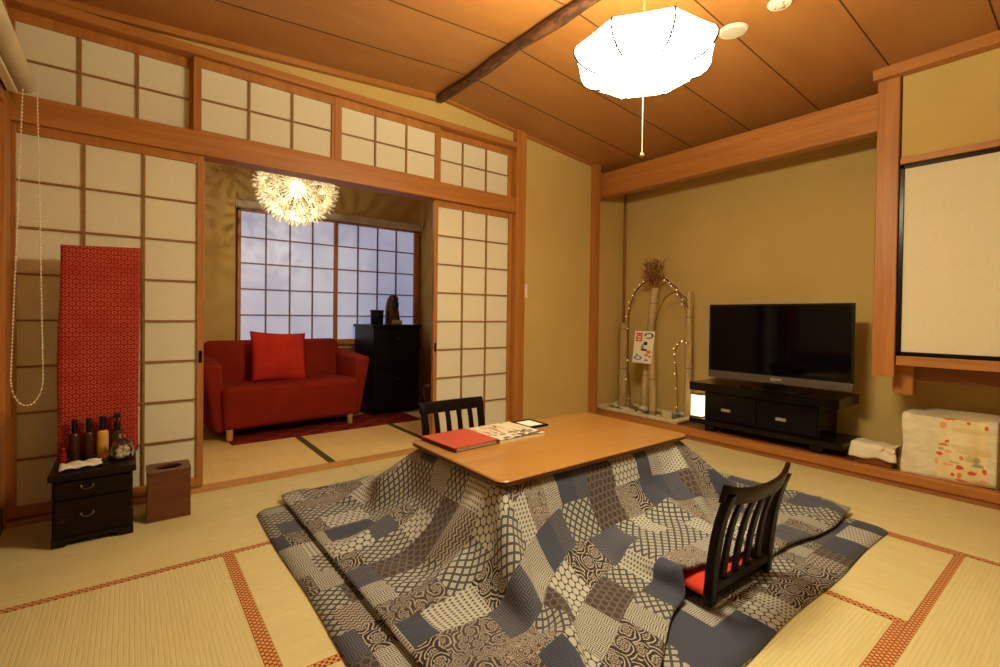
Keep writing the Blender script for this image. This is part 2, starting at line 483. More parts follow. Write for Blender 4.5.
# sliding screen doors
screen('door_1', -.448, .328, .03, 1.87, 3.125, 3, 8, .032, .046, .052, pull=(.312, .755))
screen('door_2', 1.806, 2.552, .03, 1.87, 3.145, 3, 8, .032, .046, .30 if False else .06, pull=(1.822, .76))

# alcove
struct('wall_alcove_side', MB().box((3.60, 3.20, 0), (4.2, 3.26, 2.7)), wallm)
struct('wall_east', MB().box((4.13, -1.4, 0), (4.2, 3.26, 2.7)), wallm)
struct('trim_alcove_corner', MB().cyl((4.115, 3.185, .10), (4.115, 3.185, 2.5), .014, n=10), wood('corner_bamboo', (.26, .08, .025), (.36, .13, .04), 'z'), smooth=60)
struct('trim_alcove_beam', MB().box((3.650, .92, 2.172), (3.74, 3.20, 2.405), .006), wood_y)
struct('trim_hanging_post', MB().box((3.652, .822, .662), (3.77, .932, 2.60), .005), wood_z)
lacq = wood('lacquered_board', (.20, .055, .022), (.30, .095, .035), 'y', rough=.12, spec=.6, coat=.5)
struct('trim_alcove_floor', MB().box((3.70, -1.3, .02), (4.14, 3.22, .085)), lacq)
struct('trim_alcove_ledge', MB().box((3.648, -1.3, .036), (3.715, 3.14, .0905), .003), wood_y)
struct('baseboard_alcove', MB().box((3.662, -1.3, -.05), (3.70, 3.11, .037)), wood('kick_wood_shaded', (.28, .10, .03), (.36, .14, .045), 'y'))  # kick board wood darkened to put the recess shadow into its colour
# hanging cabinet side
struct('wall_cabinet', MB().box((3.68, -1.3, 1.97), (3.74, .815, 2.66)), wallm)
struct('trim_ceiling_east', MB().box((3.60, -1.3, 2.47), (3.70, .945, 2.535), .003), wood_y)
struct('trim_cabinet_top', MB().box((3.648, -1.3, 1.938), (3.75, .814, 1.975), .003), wood_y)
struct('trim_cabinet_bottom', MB().box((3.648, -1.3, .735), (4.13, .814, .792), .003), wood_y)
struct('trim_cabinet_back_rail', MB().box((3.80, -1.3, .635), (3.84, .85, .737), .002), wood('rail_wood_shaded', (.20, .07, .022), (.26, .1, .03), 'y'))  # rail wood darkened, painting in the shade below the cabinet
struct('trim_cabinet_bracket', MB().box((3.775, .755, .545), (3.862, .858, .737), .012), wood_z)
struct('wall_cabinet_side', MB().box((3.74, .818, .79), (4.13, .85, 2.6)), wallm)
fus = paper_mat('fusuma_paper', (.78, .70, .51))
for k, (ya, yb) in enumerate(((-.10, .820), (-1.02, -.06))):
    r = bpy.data.objects.new('door_%d' % (3+k), None); COL.objects.link(r); r['kind'] = 'structure'; xo = 3.672+.03*k; r.location = (xo, ya, .793)
    za, zb, w = .793, 1.937, .024
    f = MB().box((xo, ya, za), (xo+.026, ya+w, zb), .003).box((xo, yb-w, za), (xo+.026, yb, zb), .003).box((xo, ya, za), (xo+.026, yb, za+w), .003).box((xo, ya, zb-w), (xo+.026, yb, zb), .003)
    f.build('frame', black_l, r)
    MB().box((xo+.006, ya+.01, za+.01), (xo+.02, yb-.01, zb-.01)).build('panel', fus, r)

# left wall with its window, wall behind the camera
mb = MB().box((-.54, -1.4, -.1), (-.47, -.9, 2.7)).box((-.54, 3.06, -.1), (-.47, 3.26, 2.7)).box((-.54, -.9, 1.98), (-.47, 3.06, 2.7))
struct('wall_west', mb, wallm)
struct('wall_west_lower_shaded', MB().box((-.54, -.9, -.1), (-.462, 3.095, .5)), dark_wood)  # added dark panel; its colour stands in for shade on the lower wall
wn = sroot('window_5'); wn.location = (-.45, 1, .5)
f = MB().box((-.475, 2.965, .515), (-.428, 3.088, 1.975), .003).box((-.475, -.92, 1.90), (-.43, 2.965, 1.975), .003).box((-.475, -.92, .5), (-.43, 2.965, .545), .003).box((-.475, -.92, .5), (-.43, -.86, 1.975), .003).box((-.475, .98, .54), (-.44, 1.05, 1.91), .003)
f.build('frame', wood_z, wn)
MB().box((-.50, -.9, .52), (-.492, 3.06, 1.96)).build('pane', paper_mat('night_window_paper', (.6, .52, .4)), wn)
struct('baseboard_west', MB().box((-.475, -1.3, -.02), (-.452, 3.09, .10), .003), dark_wood)
struct('wall_south', MB().box((-.6, -1.4, -.1), (4.3, -1.3, 2.75)), wallm)

# back room shell with an opening for the window
WX0, WX1, WZ0, WZ1 = .775, 2.61, .70, 2.0
mb = MB().box((.25, 4.95, -.1), (WX0, 5.03, 2.45)).box((WX1, 4.95, -.1), (2.72, 5.03, 2.45)).box((WX0, 4.95, -.1), (WX1, 5.03, WZ0)).box((WX0, 4.95, WZ1), (WX1, 5.03, 2.45))
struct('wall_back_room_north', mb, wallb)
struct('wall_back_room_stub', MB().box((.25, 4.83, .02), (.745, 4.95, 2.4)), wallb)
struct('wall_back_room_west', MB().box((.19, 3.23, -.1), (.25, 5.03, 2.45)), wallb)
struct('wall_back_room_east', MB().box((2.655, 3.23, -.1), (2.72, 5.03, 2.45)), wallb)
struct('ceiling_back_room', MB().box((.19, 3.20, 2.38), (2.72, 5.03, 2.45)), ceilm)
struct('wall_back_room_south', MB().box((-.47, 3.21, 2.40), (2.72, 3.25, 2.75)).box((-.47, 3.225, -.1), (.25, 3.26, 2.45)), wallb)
wn = sroot('window_6'); wn.location = (1.7, 4.93, .73)
fw = MB().box((WX0, 4.90, WZ0), (WX0+.028, 4.98, WZ1), .002).box((WX1-.052, 4.90, WZ0), (WX1, 4.98, WZ1), .002).box((WX0, 4.90, WZ1-.065), (WX1, 4.98, WZ1), .002).box((WX0, 4.885, WZ0-.01), (WX1, 4.98, WZ0+.045), .002)
fw.box((1.652, 4.905, WZ0), (1.69, 4.96, WZ1-.04), .002)
fw.build('frame', wood_z, wn)
k = MB(); p1 = (.803, 1.655); p2 = (1.688, 2.56)
for (a, b) in (p1, p2):
    for c in range(1, 4): x = a+(b-a)*c/4; k.box((x-.0065, 4.918, WZ0), (x+.0065, 4.932, WZ1-.05))
    for q in range(1, 5): z = .745+(1.94-.745)*q/5; k.box((a, 4.920, z-.006), (b, 4.930, z+.006))
k.build('lattice', wood('window_lattice', (.2, .09, .04), (.26, .12, .05), 'z'), wn)
MB().box((WX0+.01, 4.932, WZ0), (WX1-.01, 4.936, WZ1)).build('paper', win_paper, wn)
struct('trim_window_sill', MB().box((.75, 4.88, .61), (2.64, 4.96, .645), .003), dark_wood)

# ================================================================== FITTINGS
blindm = fabric('blind_cloth', (.50, .43, .30)); cream_pl = plain('cream_plastic', (.72, .66, .52), rough=.4, var=.03)
t = thing('roller_blind', 'beige roller blind rolled up above the back room window', 'blind', (1.68, 4.86, 1.99))
mb = MB().box((.757, 4.84, 1.955), (2.62, 4.93, 2.03), .02, 3); mb.build('cassette', blindm, t, smooth=50)
for q in (.752, 2.62): MB().box((q, 4.838, 1.95), (q+.006, 4.932, 2.035), .002).build('end_cap', cream_pl, t)
xb = -.372
t = thing('roller_blind', 'beige roller blind with a bead pull chain at the near left window', 'blind', (xb, 1.0, 2.02))
mb = MB().cyl((xb, -.9, 2.014), (xb, 3.02, 2.014), .038, n=24); mb.build('roll', fabric('blind_roll_cloth', (.62, .52, .36)), t, smooth=50)
MB().box((-.428, -.9, 1.94), (-.412, 2.93, 2.06), .003).box((-.428, -.9, 1.94), (-.385, 2.93, 1.955), .002).build('head_rail', cream_pl, t)
mb = MB(); mb.box((-.42, 3.0205, 1.975), (xb+.03, 3.028, 2.06), .002); mb.build('bracket', cream_pl, t)
# bead chain hanging as a long loop
ca, cb, yb = onx(23, 92, xb), onx(37, 95, xb), 2.93
zlo = .60
pa = Vector((-.368, 2.925, 1.955)); pb = Vector((-.326, 2.955, 1.99))
path = []
for i in range(40): f = i/39; path.append(pa.lerp(Vector((-.402, 2.90, .70)), f))
for i in range(1, 14):
    a = pi*i/14; path.append(Vector((-.352-.05*cos(a), 2.905, .70-.115*sin(a))))
for i in range(40): f = i/39; path.append(Vector((-.302, 2.91, .70)).lerp(pb, f))
mb = MB().tube(path, .0011, 5)
acc = 0
for p, q in zip(path, path[1:]):
    L = (q-p).length; acc += L
    n = max(1, int(L/.0125))
    for i in range(n): mb.ball(p.lerp(q, i/n), .0042, 6)
mb.build('bead_chain', plain('bead_plastic', (.85, .78, .6), rough=.35, var=.02), t, smooth=60)
# light switch
t = thing('light_switch', 'cream light switch plate on the wall right of the post', 'switch', (2.697, 3.145, 1.22))
MB().box((2.660, 3.137, 1.160), (2.732, 3.146, 1.280), .003).build('plate', cream_pl, t)
MB().box((2.676, 3.133, 1.185), (2.716, 3.138, 1.255), .002).build('rocker', plain('switch_white', (.8, .75, .62), rough=.35, var=.02), t)
# ceiling discs
def zt(x, y): return zc(x, y)
p = onz(733, 30, 2.585)
t = thing('ceiling_cover', 'round pale blank cover plate on the ceiling right of the lantern', 'cover plate', (p.x, p.y, zt(p.x, p.y)-.001))
MB().lathe([(0, -.010), (.05, -.010), (.070, -.007), (.076, 0)], 32).build('rim', plain('cover_cream', (.78, .68, .5), rough=.45, var=.03), t, local=True, smooth=40)
MB().lathe([(0, -.0125), (.055, -.012), (.058, -.008)], 32).build('disc', plain('cover_disc', (.62, .55, .42), rough=.5, var=.05), t, local=True, smooth=40)
p = onz(780, 5, 2.575)
t = thing('smoke_detector', 'round white detector with inner rings on the ceiling at the top edge', 'detector', (p.x, p.y, zt(p.x, p.y)-.001))
MB().lathe([(.036, -.014), (.05, -.012), (.058, 0)], 32).build('housing', plain('detector_white', (.85, .78, .62), rough=.4, var=.02), t, local=True, smooth=40)
mb = MB().lathe([(0, -.018), (.018, -.017), (.022, -.010), (.038, -.008)], 24)
for k in range(8): a = k*pi/4; mb.box((-.002, .022, -.018), (.002, .036, -.007), mat=Matrix.Rotation(a, 4, 'Z'))
mb.build('grille', plain('detector_grille', (.62, .58, .48), rough=.3, var=.1), t, local=True)
# wall outlet with plug in the back room corner
t = thing('wall_outlet', 'wall outlet with a pale plug and cord beside the dark chest', 'outlet', (2.655, 4.70, .19))
MB().box((2.648, 4.66, .12), (2.656, 4.74, .25), .002).build('plate', plain('outlet_plate', (.45, .38, .28), rough=.4), t)
MB().box((2.60, 4.68, .20), (2.649, 4.72, .235), .006).build('plug', cream_pl, t)
MB().tube([(2.60, 4.70, .216), (2.57, 4.69, .20), (2.565, 4.66, .12), (2.58, 4.64, .05), (2.60, 4.60, .026)], .006, 8).build('cord', cream_pl, t)
# ================================================================== KOTATSU
TX0, TX1, TY0, TY1 = 1.098, 2.372, 1.395, 2.135
t = thing('kotatsu_table', 'low wooden heated table with rounded corners standing in the patchwork quilt', 'table', ((TX0+TX1)/2, (TY0+TY1)/2, 0))
def rrect(x0, y0, x1, y1, r, z, n=6):
    P = []
    for cx, cy, a0 in ((x1-r, y1-r, 0), (x0+r, y1-r, 90), (x0+r, y0+r, 180), (x1-r, y0+r, 270)):
        for k in range(n+1): a = radians(a0+90*k/n); P.append((cx+r*cos(a), cy+r*sin(a), z))
    return P
mb = MB()
rings = []
for ins, z in ((.006, .3565), (0, .361), (0, .375), (.004, .3795), (.012, .3805)):
    rings.append([mb.bm.verts.new(p) for p in rrect(TX0+ins, TY0+ins, TX1-ins, TY1-ins, .042, z)])
for A, B in zip(rings, rings[1:]):
    for k in range(len(A)): mb.bm.faces.new((A[k], A[(k+1) % len(A)], B[(k+1) % len(A)], B[k]))
mb.bm.faces.new(rings[0][::-1]); mb.bm.faces.new(rings[-1])
top = mb.build('tabletop', wood('table_veneer', (.33, .145, .034), (.42, .20, .050), 'x', .8, rough=.3, spec=.45, coat=.2), t)
top.data.materials.append(wood('table_edge', (.085, .028, .010), (.13, .045, .015), 'x'))
for p in top.data.polygons:
    if abs(p.normal.z) < .5: p.material_index = 1
leg_w = wood('table_leg_wood', (.3, .13, .04), (.4, .18, .06), 'z')
MB().box((1.15, 1.45, .285), (2.27, 1.48, .333), .002).box((1.15, 2.0, .285), (2.27, 2.03, .333), .002).box((1.15, 1.45, .285), (1.18, 2.03, .333), .002).box((2.24, 1.45, .285), (2.27, 2.03, .333), .002).build('frame', leg_w, t)
for x in (1.14, 2.23):
    for y in (1.44, 1.99): MB().hexa([(x+.008, y+.008, .034), (x+.042, y+.008, .034), (x+.042, y+.042, .034), (x+.008, y+.042, .034), (x, y, .333), (x+.05, y, .333), (x+.05, y+.05, .333), (x, y+.05, .333)], .003).build('leg', leg_w, t)
# quilt: settled cloth, each coordinate stored in millimetres as a step from the point before
QNX, QNY, QSP = 78, 64, .033
d = (
635,30,30,30,30,30,30,30,29,30,30,30,30,32,31,31,32,31,32,31,32,31,32,31,31,32,32,32,31,27,12,21,28,30,28,27,31,31,31,31,31,32,31,32,31,30,30,30,30,30,30,30,30,30,29,30,30,30,30,30,
30,30,30,30,30,30,30,30,30,30,29,30,30,30,30,30,30,30,-2305,28,30,32,30,31,27,29,31,29,30,31,30,31,32,32,31,32,31,32,32,30,32,31,32,30,30,31,30,32,1,32,25,28,29,32,32,32,31,32,31,31,
32,31,31,24,31,31,30,29,32,30,30,29,29,30,30,30,31,31,31,31,30,29,30,31,30,29,31,26,32,31,29,29,31,29,30,30,-2305,27,31,31,31,32,31,28,27,27,31,30,32,30,32,31,31,32,31,32,31,32,31,32,
30,32,30,32,31,29,0,31,29,31,30,31,31,32,31,32,31,31,32,31,31,20,32,30,31,30,31,31,31,27,28,31,31,31,30,31,31,31,30,29,31,31,29,28,30,31,29,30,30,30,32,31,25,31,-2305,31,30,29,31,30,
31,27,30,31,24,31,31,32,31,30,32,32,31,31,32,32,31,31,31,31,32,31,31,29,2,32,28,32,30,31,32,31,31,32,31,31,32,31,31,19,28,32,31,31,31,31,32,26,27,32,31,30,31,31,31,32,28,31,31,28,
31,32,28,32,31,25,30,32,31,31,28,27,-2305,30,30,32,29,31,32,31,25,31,26,27,31,31,31,32,30,32,32,31,31,32,31,31,32,31,31,31,32,28,6,29,31,31,31,31,32,31,31,32,31,31,32,31,31,21,26,29,
31,32,31,31,32,25,28,31,31,31,30,32,31,32,29,29,31,31,30,30,31,31,31,28,30,29,30,31,26,29,-2305,31,29,31,30,32,32,33,30,28,31,26,20,32,30,32,31,31,32,31,31,32,31,32,31,31,31,32,31,28,
13,25,31,32,31,31,32,31,31,31,32,31,31,32,31,27,23,25,31,31,31,32,31,25,30,28,32,31,30,32,31,32,29,29,31,31,31,32,28,32,25,32,32,31,26,32,29,26,-2305,29,30,32,31,33,32,33,32,31,29,31,
24,16,31,32,30,31,32,31,31,31,32,32,31,31,32,31,31,28,22,20,31,31,32,31,31,32,31,31,32,31,31,31,30,31,23,25,27,31,32,31,31,25,32,26,31,31,31,32,31,31,30,30,31,32,31,26,31,24,32,32,
33,32,31,25,28,29,-2305,29,30,32,32,33,32,33,33,32,32,30,32,17,15,31,32,31,31,32,30,32,31,31,32,31,32,31,31,28,20,25,31,32,31,32,31,32,31,31,31,31,32,31,30,32,25,22,27,30,31,32,30,28,
30,25,30,32,31,31,32,31,30,31,31,32,31,23,24,32,32,32,33,32,32,30,30,22,-2305,30,31,29,34,33,32,32,32,32,32,32,31,30,17,17,28,32,31,31,31,31,32,31,31,32,32,31,31,29,23,25,31,32,31,31,
32,31,32,31,31,32,31,31,31,30,26,22,26,30,31,31,31,29,28,26,29,31,32,31,32,31,31,30,32,31,32,27,26,26,28,32,33,33,32,32,29,23,-2305,31,31,31,31,32,30,32,34,33,33,33,30,27,32,16,27,18,
32,31,31,31,31,31,32,31,32,31,31,31,23,27,32,32,31,31,32,31,32,31,31,32,31,32,30,29,28,20,27,29,31,31,31,30,26,30,26,31,31,31,31,32,31,31,32,31,32,31,16,32,24,33,33,32,32,32,32,23,
-2305,28,30,33,32,29,34,34,34,33,33,32,32,28,25,30,24,22,18,30,32,30,32,31,31,31,32,31,32,31,29,25,32,31,32,31,31,32,32,31,31,32,31,31,29,30,28,21,29,30,28,31,28,31,28,31,24,30,31,31,
32,31,31,32,31,32,30,16,32,22,30,34,33,33,34,29,27,31,-2305,31,26,32,34,29,34,34,34,33,33,34,30,28,27,24,30,10,26,30,32,30,32,30,31,32,31,31,32,31,31,30,30,31,31,32,31,32,31,32,31,31,
31,31,30,28,29,23,30,31,27,30,29,25,32,30,26,32,28,30,30,32,31,32,31,28,23,26,33,20,30,33,33,35,33,30,28,31,-2305,31,26,33,31,34,34,34,35,34,34,21,30,27,28,28,23,16,28,31,31,31,30,31,
31,31,32,31,31,31,32,31,32,31,31,31,32,31,32,31,31,32,31,31,28,31,25,29,31,30,27,28,31,24,27,31,31,31,28,30,24,32,31,32,32,19,26,33,32,31,29,25,33,33,33,34,32,25,-2305,26,30,34,34,34,
35,34,35,35,34,24,22,28,17,27,23,23,30,31,31,31,31,31,31,31,31,31,32,31,31,32,32,31,32,31,31,32,31,32,31,31,32,31,28,31,27,31,31,30,27,27,31,26,25,30,31,31,30,29,19,31,31,30,33,22,
34,29,17,32,35,34,26,34,35,32,32,27,-2305,31,31,31,34,35,35,34,35,35,35,15,19,30,25,15,25,28,31,31,31,31,31,31,31,30,32,31,32,31,32,31,32,31,32,31,31,32,31,32,31,31,32,31,30,29,31,31,
30,31,28,26,30,29,25,29,30,31,31,25,19,28,32,32,31,34,26,20,17,34,35,34,29,34,35,33,32,28,-2305,32,31,35,31,36,34,36,36,35,33,14,12,28,29,18,24,28,31,30,32,30,32,31,30,32,31,31,32,31,
32,31,32,31,32,31,32,31,32,31,31,32,31,31,31,31,31,31,30,31,29,27,29,31,26,27,30,31,29,22,20,27,29,29,29,27,23,19,31,35,36,35,35,28,34,33,33,31,-2305,32,34,34,34,33,36,36,35,36,31,13,
11,22,30,26,20,28,31,30,31,32,30,31,32,31,31,32,31,32,31,32,31,32,31,31,32,31,32,31,31,32,31,32,31,31,31,31,32,31,30,28,28,31,27,27,30,31,27,19,26,25,7,28,31,28,23,29,35,36,35,37,
34,36,29,34,32,30,-2305,33,33,35,35,35,35,36,36,35,31,11,12,16,30,28,22,27,30,31,32,31,31,31,31,32,31,31,32,31,32,31,32,31,31,32,31,32,31,32,31,31,32,31,32,31,31,32,31,31,31,31,27,30,
29,27,30,31,24,24,28,14,8,18,26,29,32,34,36,35,37,35,35,34,34,31,31,32,-2305,32,34,36,35,36,36,36,36,35,31,18,9,12,21,32,23,27,31,30,32,31,31,31,32,31,31,32,31,32,31,32,31,32,31,31,
32,31,32,31,32,31,31,32,31,32,31,31,32,31,32,31,30,28,30,28,31,30,23,29,17,12,11,18,26,29,33,34,36,36,35,36,35,35,32,31,33,32,-2305,34,34,34,36,36,37,37,35,35,31,24,13,10,10,26,27,29,
31,31,31,31,32,31,32,31,31,31,32,31,32,31,32,31,32,31,32,31,31,32,31,32,31,32,31,32,31,31,32,31,31,32,31,29,30,30,31,30,28,17,13,11,16,22,26,29,31,35,36,36,36,35,36,33,35,32,30,32,
-2305,32,34,36,37,37,36,37,36,34,31,28,19,12,9,14,29,27,30,32,31,31,31,31,32,31,32,31,31,32,31,32,31,32,31,32,31,32,31,32,31,32,31,31,32,31,32,31,32,31,31,32,31,31,31,32,30,30,19,13,
14,15,20,23,26,29,31,34,37,35,36,35,35,35,34,31,31,32,-2305,33,35,34,36,37,36,37,37,36,31,28,23,18,9,10,17,30,31,31,31,31,31,32,31,32,31,32,31,32,31,32,31,32,31,31,32,31,32,31,32,31,
32,31,32,31,32,31,31,32,31,32,31,32,31,33,31,22,15,15,17,19,21,24,25,29,31,34,35,36,36,35,35,34,34,33,32,30,-2305,30,34,34,38,36,37,37,37,38,34,27,24,20,18,16,14,10,31,32,32,31,32,31,
32,32,31,31,32,31,32,31,32,31,32,31,32,31,32,31,32,31,32,31,31,32,31,32,31,32,31,32,32,31,31,33,31,19,13,18,18,21,22,23,25,28,31,34,36,36,35,35,34,34,34,32,32,32,-2305,33,35,33,37,37,
32,36,36,38,38,31,22,18,16,14,11,16,31,32,32,32,32,31,32,31,31,32,31,32,31,32,31,32,31,32,31,32,31,32,31,32,31,32,31,32,31,32,31,32,31,32,31,32,31,32,31,19,14,18,20,21,21,22,25,28,
31,35,35,35,36,35,34,33,32,34,33,32,-2305,32,35,36,37,36,32,35,35,36,36,37,18,16,16,16,16,15,30,32,32,32,31,32,31,32,31,32,31,32,31,32,31,32,31,32,31,32,31,32,31,32,31,32,31,32,31,32,
31,32,31,32,31,32,31,32,31,19,15,17,19,20,22,23,25,28,31,34,35,36,36,34,35,34,33,33,32,32,-2305,33,35,35,37,37,37,35,36,36,31,20,17,15,17,18,22,23,31,31,32,32,31,32,31,32,31,31,32,31,
32,31,32,31,32,32,31,31,32,31,32,32,31,31,32,31,32,32,31,32,31,32,31,32,31,32,30,21,14,17,19,21,21,22,26,27,31,34,36,35,35,36,34,34,34,33,33,31,-2305,32,35,35,36,38,37,37,36,27,21,18,
19,19,23,26,28,18,30,32,31,32,31,31,32,31,32,31,32,31,32,31,32,31,32,31,32,31,32,31,32,31,32,31,32,31,32,31,32,31,32,31,32,31,32,31,31,21,13,17,19,19,22,23,26,27,31,34,35,35,36,35,
34,35,34,33,32,33,-2305,33,34,34,36,38,37,38,26,18,22,23,25,26,29,29,19,18,30,31,32,31,32,31,32,31,32,31,32,31,32,31,32,31,32,31,32,31,32,31,32,31,32,31,32,31,32,31,32,31,32,31,32,31,
32,31,31,20,14,16,18,21,21,23,25,29,30,34,34,36,35,35,35,35,33,34,34,32,-2305,32,34,35,36,36,38,37,20,24,26,27,27,28,28,22,16,19,30,31,32,31,32,31,32,31,31,32,31,32,31,32,31,32,31,32,
31,32,31,32,31,32,31,32,31,32,31,32,31,32,31,32,31,32,31,32,30,21,13,15,18,20,21,24,26,28,31,33,35,35,35,36,35,34,35,35,33,32,-2305,33,34,34,35,37,37,37,30,26,26,26,26,26,23,20,16,19,
29,32,32,31,32,31,31,32,31,32,31,32,31,32,31,32,31,32,31,32,31,32,31,32,31,32,31,32,31,32,31,32,31,32,31,32,31,32,30,21,12,14,18,19,21,25,26,29,30,33,35,36,36,35,35,35,35,33,34,33,
-2305,31,34,36,35,36,37,37,32,29,27,27,25,24,21,19,16,19,29,32,31,32,31,32,31,32,31,32,31,31,32,31,32,31,32,31,32,31,32,32,31,32,31,32,31,32,31,32,31,32,31,32,31,32,31,32,30,21,12,13,
16,19,26,25,25,28,30,32,35,36,35,36,35,36,34,34,34,33,-2305,33,33,35,35,36,36,37,33,30,28,27,25,23,21,18,15,19,30,32,31,32,31,32,31,31,32,31,32,31,32,31,32,31,32,31,32,31,32,31,32,31,
32,31,32,31,32,31,32,31,32,31,32,31,32,31,31,20,13,12,15,19,23,29,28,29,28,30,35,36,36,36,35,35,35,35,34,32,-2305,32,34,35,35,36,37,36,33,30,30,28,25,23,19,19,14,18,30,32,31,32,31,31,
32,31,32,31,32,31,32,31,32,31,32,31,32,31,32,31,32,31,32,31,32,31,32,31,32,31,32,31,32,31,32,31,31,21,11,13,15,18,21,26,27,28,31,35,35,36,36,36,35,35,35,35,33,33,-2305,32,35,35,35,36,
36,36,33,31,31,28,26,22,20,17,12,19,30,31,32,31,32,31,32,31,32,31,31,32,31,32,31,32,31,32,31,32,31,32,31,32,32,31,32,31,32,31,32,31,32,31,32,31,31,32,31,21,12,12,16,17,21,23,25,29,
35,37,35,36,35,36,35,35,34,34,35,32,-2305,33,34,35,36,36,37,36,33,33,30,28,26,22,20,15,12,18,30,31,32,31,32,31,32,31,31,32,31,32,31,32,31,32,31,32,31,32,31,32,31,32,31,32,31,32,31,32,
31,32,31,32,31,32,31,32,31,20,12,14,16,17,20,21,23,36,35,36,35,35,36,35,36,35,35,35,33,30,-2305,32,35,35,36,36,38,36,34,33,32,28,25,23,17,15,11,18,29,32,32,31,31,32,31,32,31,32,31,32,
31,32,31,32,31,32,31,32,31,32,31,32,31,32,31,32,31,32,31,32,31,32,31,32,31,32,31,20,13,14,16,18,19,22,26,31,35,35,36,35,35,35,35,35,35,34,34,32,-2305,32,35,36,36,37,37,36,35,34,32,29,
25,22,16,14,10,18,29,32,31,32,31,32,31,32,31,31,32,31,32,31,32,31,32,31,32,31,32,31,32,31,32,32,31,32,31,32,31,32,31,32,31,32,31,32,30,22,12,15,16,19,20,24,27,30,32,33,35,35,36,35,
36,34,35,34,34,32,-2305,32,35,35,36,37,37,37,36,35,33,30,25,20,16,12,9,19,29,32,31,32,31,32,31,31,32,31,32,31,32,31,32,31,32,31,32,31,32,31,32,31,32,31,32,31,32,31,32,31,32,31,32,31,
32,32,30,22,12,15,18,20,21,25,32,30,29,27,35,35,35,36,35,35,34,34,33,33,-2305,33,30,35,36,37,38,37,37,36,34,34,25,19,14,12,8,19,29,32,31,31,32,31,32,31,32,31,32,31,32,31,32,31,32,31,
32,31,32,31,32,31,32,31,32,31,32,31,32,31,32,31,32,31,32,32,30,22,12,17,21,22,22,22,26,26,30,32,35,35,35,36,35,34,35,34,33,32,-2305,30,34,34,36,35,37,36,37,37,31,34,35,17,12,12,9,17,
30,31,32,31,32,31,32,31,32,31,31,32,31,32,31,32,31,32,31,32,31,32,31,32,31,32,31,32,31,32,31,32,32,31,32,31,32,32,30,21,16,21,24,24,24,23,22,18,26,34,36,35,34,36,34,35,33,35,32,33,
-2305,34,33,36,35,36,33,34,36,35,36,37,30,16,13,12,10,17,29,32,31,32,31,32,31,32,31,32,31,32,31,32,31,32,31,32,31,32,31,32,31,32,31,32,31,32,31,32,31,32,31,32,32,31,32,32,31,23,18,21,
22,21,22,20,21,21,30,33,36,35,35,35,35,34,34,33,34,32,-2305,33,35,36,36,37,35,36,35,35,35,30,24,18,15,15,11,16,30,31,32,32,31,32,31,32,31,32,31,32,31,32,31,32,31,31,32,31,32,31,32,31,
32,31,32,31,32,31,32,32,31,32,31,32,32,32,32,20,13,20,22,21,21,22,23,26,31,34,35,35,36,35,34,34,34,33,34,31,-2305,33,36,35,37,36,37,36,35,34,31,27,23,20,17,17,14,13,30,32,32,32,31,32,
31,32,31,32,31,31,32,31,32,31,32,31,32,31,32,31,32,31,32,31,32,31,32,31,32,31,32,31,32,31,31,32,33,22,13,17,19,21,22,22,25,28,30,34,36,36,35,35,34,34,34,33,33,32,-2305,33,35,36,35,37,
36,38,35,33,29,25,22,20,18,18,17,13,31,32,32,31,32,32,31,32,31,32,31,31,32,31,32,31,32,31,32,31,32,31,32,31,31,32,31,32,31,32,31,32,31,32,31,31,31,31,32,31,16,14,15,18,21,23,25,28,
30,34,37,36,35,35,34,35,33,33,33,32,-2305,32,35,36,36,36,36,37,36,32,27,23,19,17,17,15,17,30,32,31,32,31,31,32,31,32,31,31,32,31,32,31,32,31,32,31,31,32,31,32,31,32,31,32,31,32,31,31,
32,31,32,31,32,30,30,31,31,29,31,15,12,13,17,22,25,29,31,35,35,36,36,35,34,35,34,33,33,31,-2305,33,34,36,35,36,36,37,36,31,20,18,17,17,16,19,30,31,31,32,31,31,31,32,31,31,32,31,32,31,
32,31,31,32,31,32,31,32,31,32,31,31,32,31,32,31,32,31,32,31,31,32,30,30,31,29,32,29,28,29,13,11,12,18,25,29,32,34,36,36,36,35,35,35,33,32,33,32,-2305,33,34,35,36,35,36,37,36,18,17,18,
18,19,20,29,32,30,31,32,31,31,31,31,31,32,31,31,32,31,32,31,31,32,31,31,32,31,32,31,32,31,32,31,31,32,31,32,31,32,31,31,30,30,29,29,32,30,25,31,25,12,9,12,23,29,33,35,36,36,36,34,
35,35,34,32,32,32,-2305,33,34,34,35,36,35,37,37,24,18,11,14,18,24,33,30,31,31,32,31,31,30,31,31,32,31,31,32,31,32,31,32,31,31,31,32,31,31,32,31,32,31,31,32,31,32,31,32,31,31,31,29,30,
29,29,31,31,27,25,31,18,11,9,18,29,34,35,36,36,35,35,36,33,34,33,33,30,-2305,33,33,34,35,35,36,36,37,28,20,8,11,18,30,32,28,31,31,32,31,31,30,32,31,30,31,32,31,31,32,31,32,31,31,31,
31,31,32,31,32,31,32,31,31,32,31,32,31,32,31,29,28,32,27,30,31,31,29,20,27,28,17,11,10,30,33,36,35,36,35,36,34,35,31,33,32,32,-2305,31,33,34,35,36,35,37,36,30,23,15,2,18,32,28,30,31,
31,32,31,31,31,32,30,30,31,31,31,32,31,32,31,31,31,30,31,32,31,31,32,32,31,32,31,31,32,31,32,31,31,26,30,31,27,30,31,32,31,26,14,29,23,7,16,32,34,34,35,35,36,35,34,35,33,32,29,32,
-2305,32,32,33,35,35,36,35,37,31,25,20,-3,24,26,28,30,31,31,32,31,32,31,32,29,31,29,32,31,31,32,31,31,31,31,31,30,31,31,32,31,32,32,31,31,32,31,32,31,31,31,24,31,28,29,31,31,31,32,29,
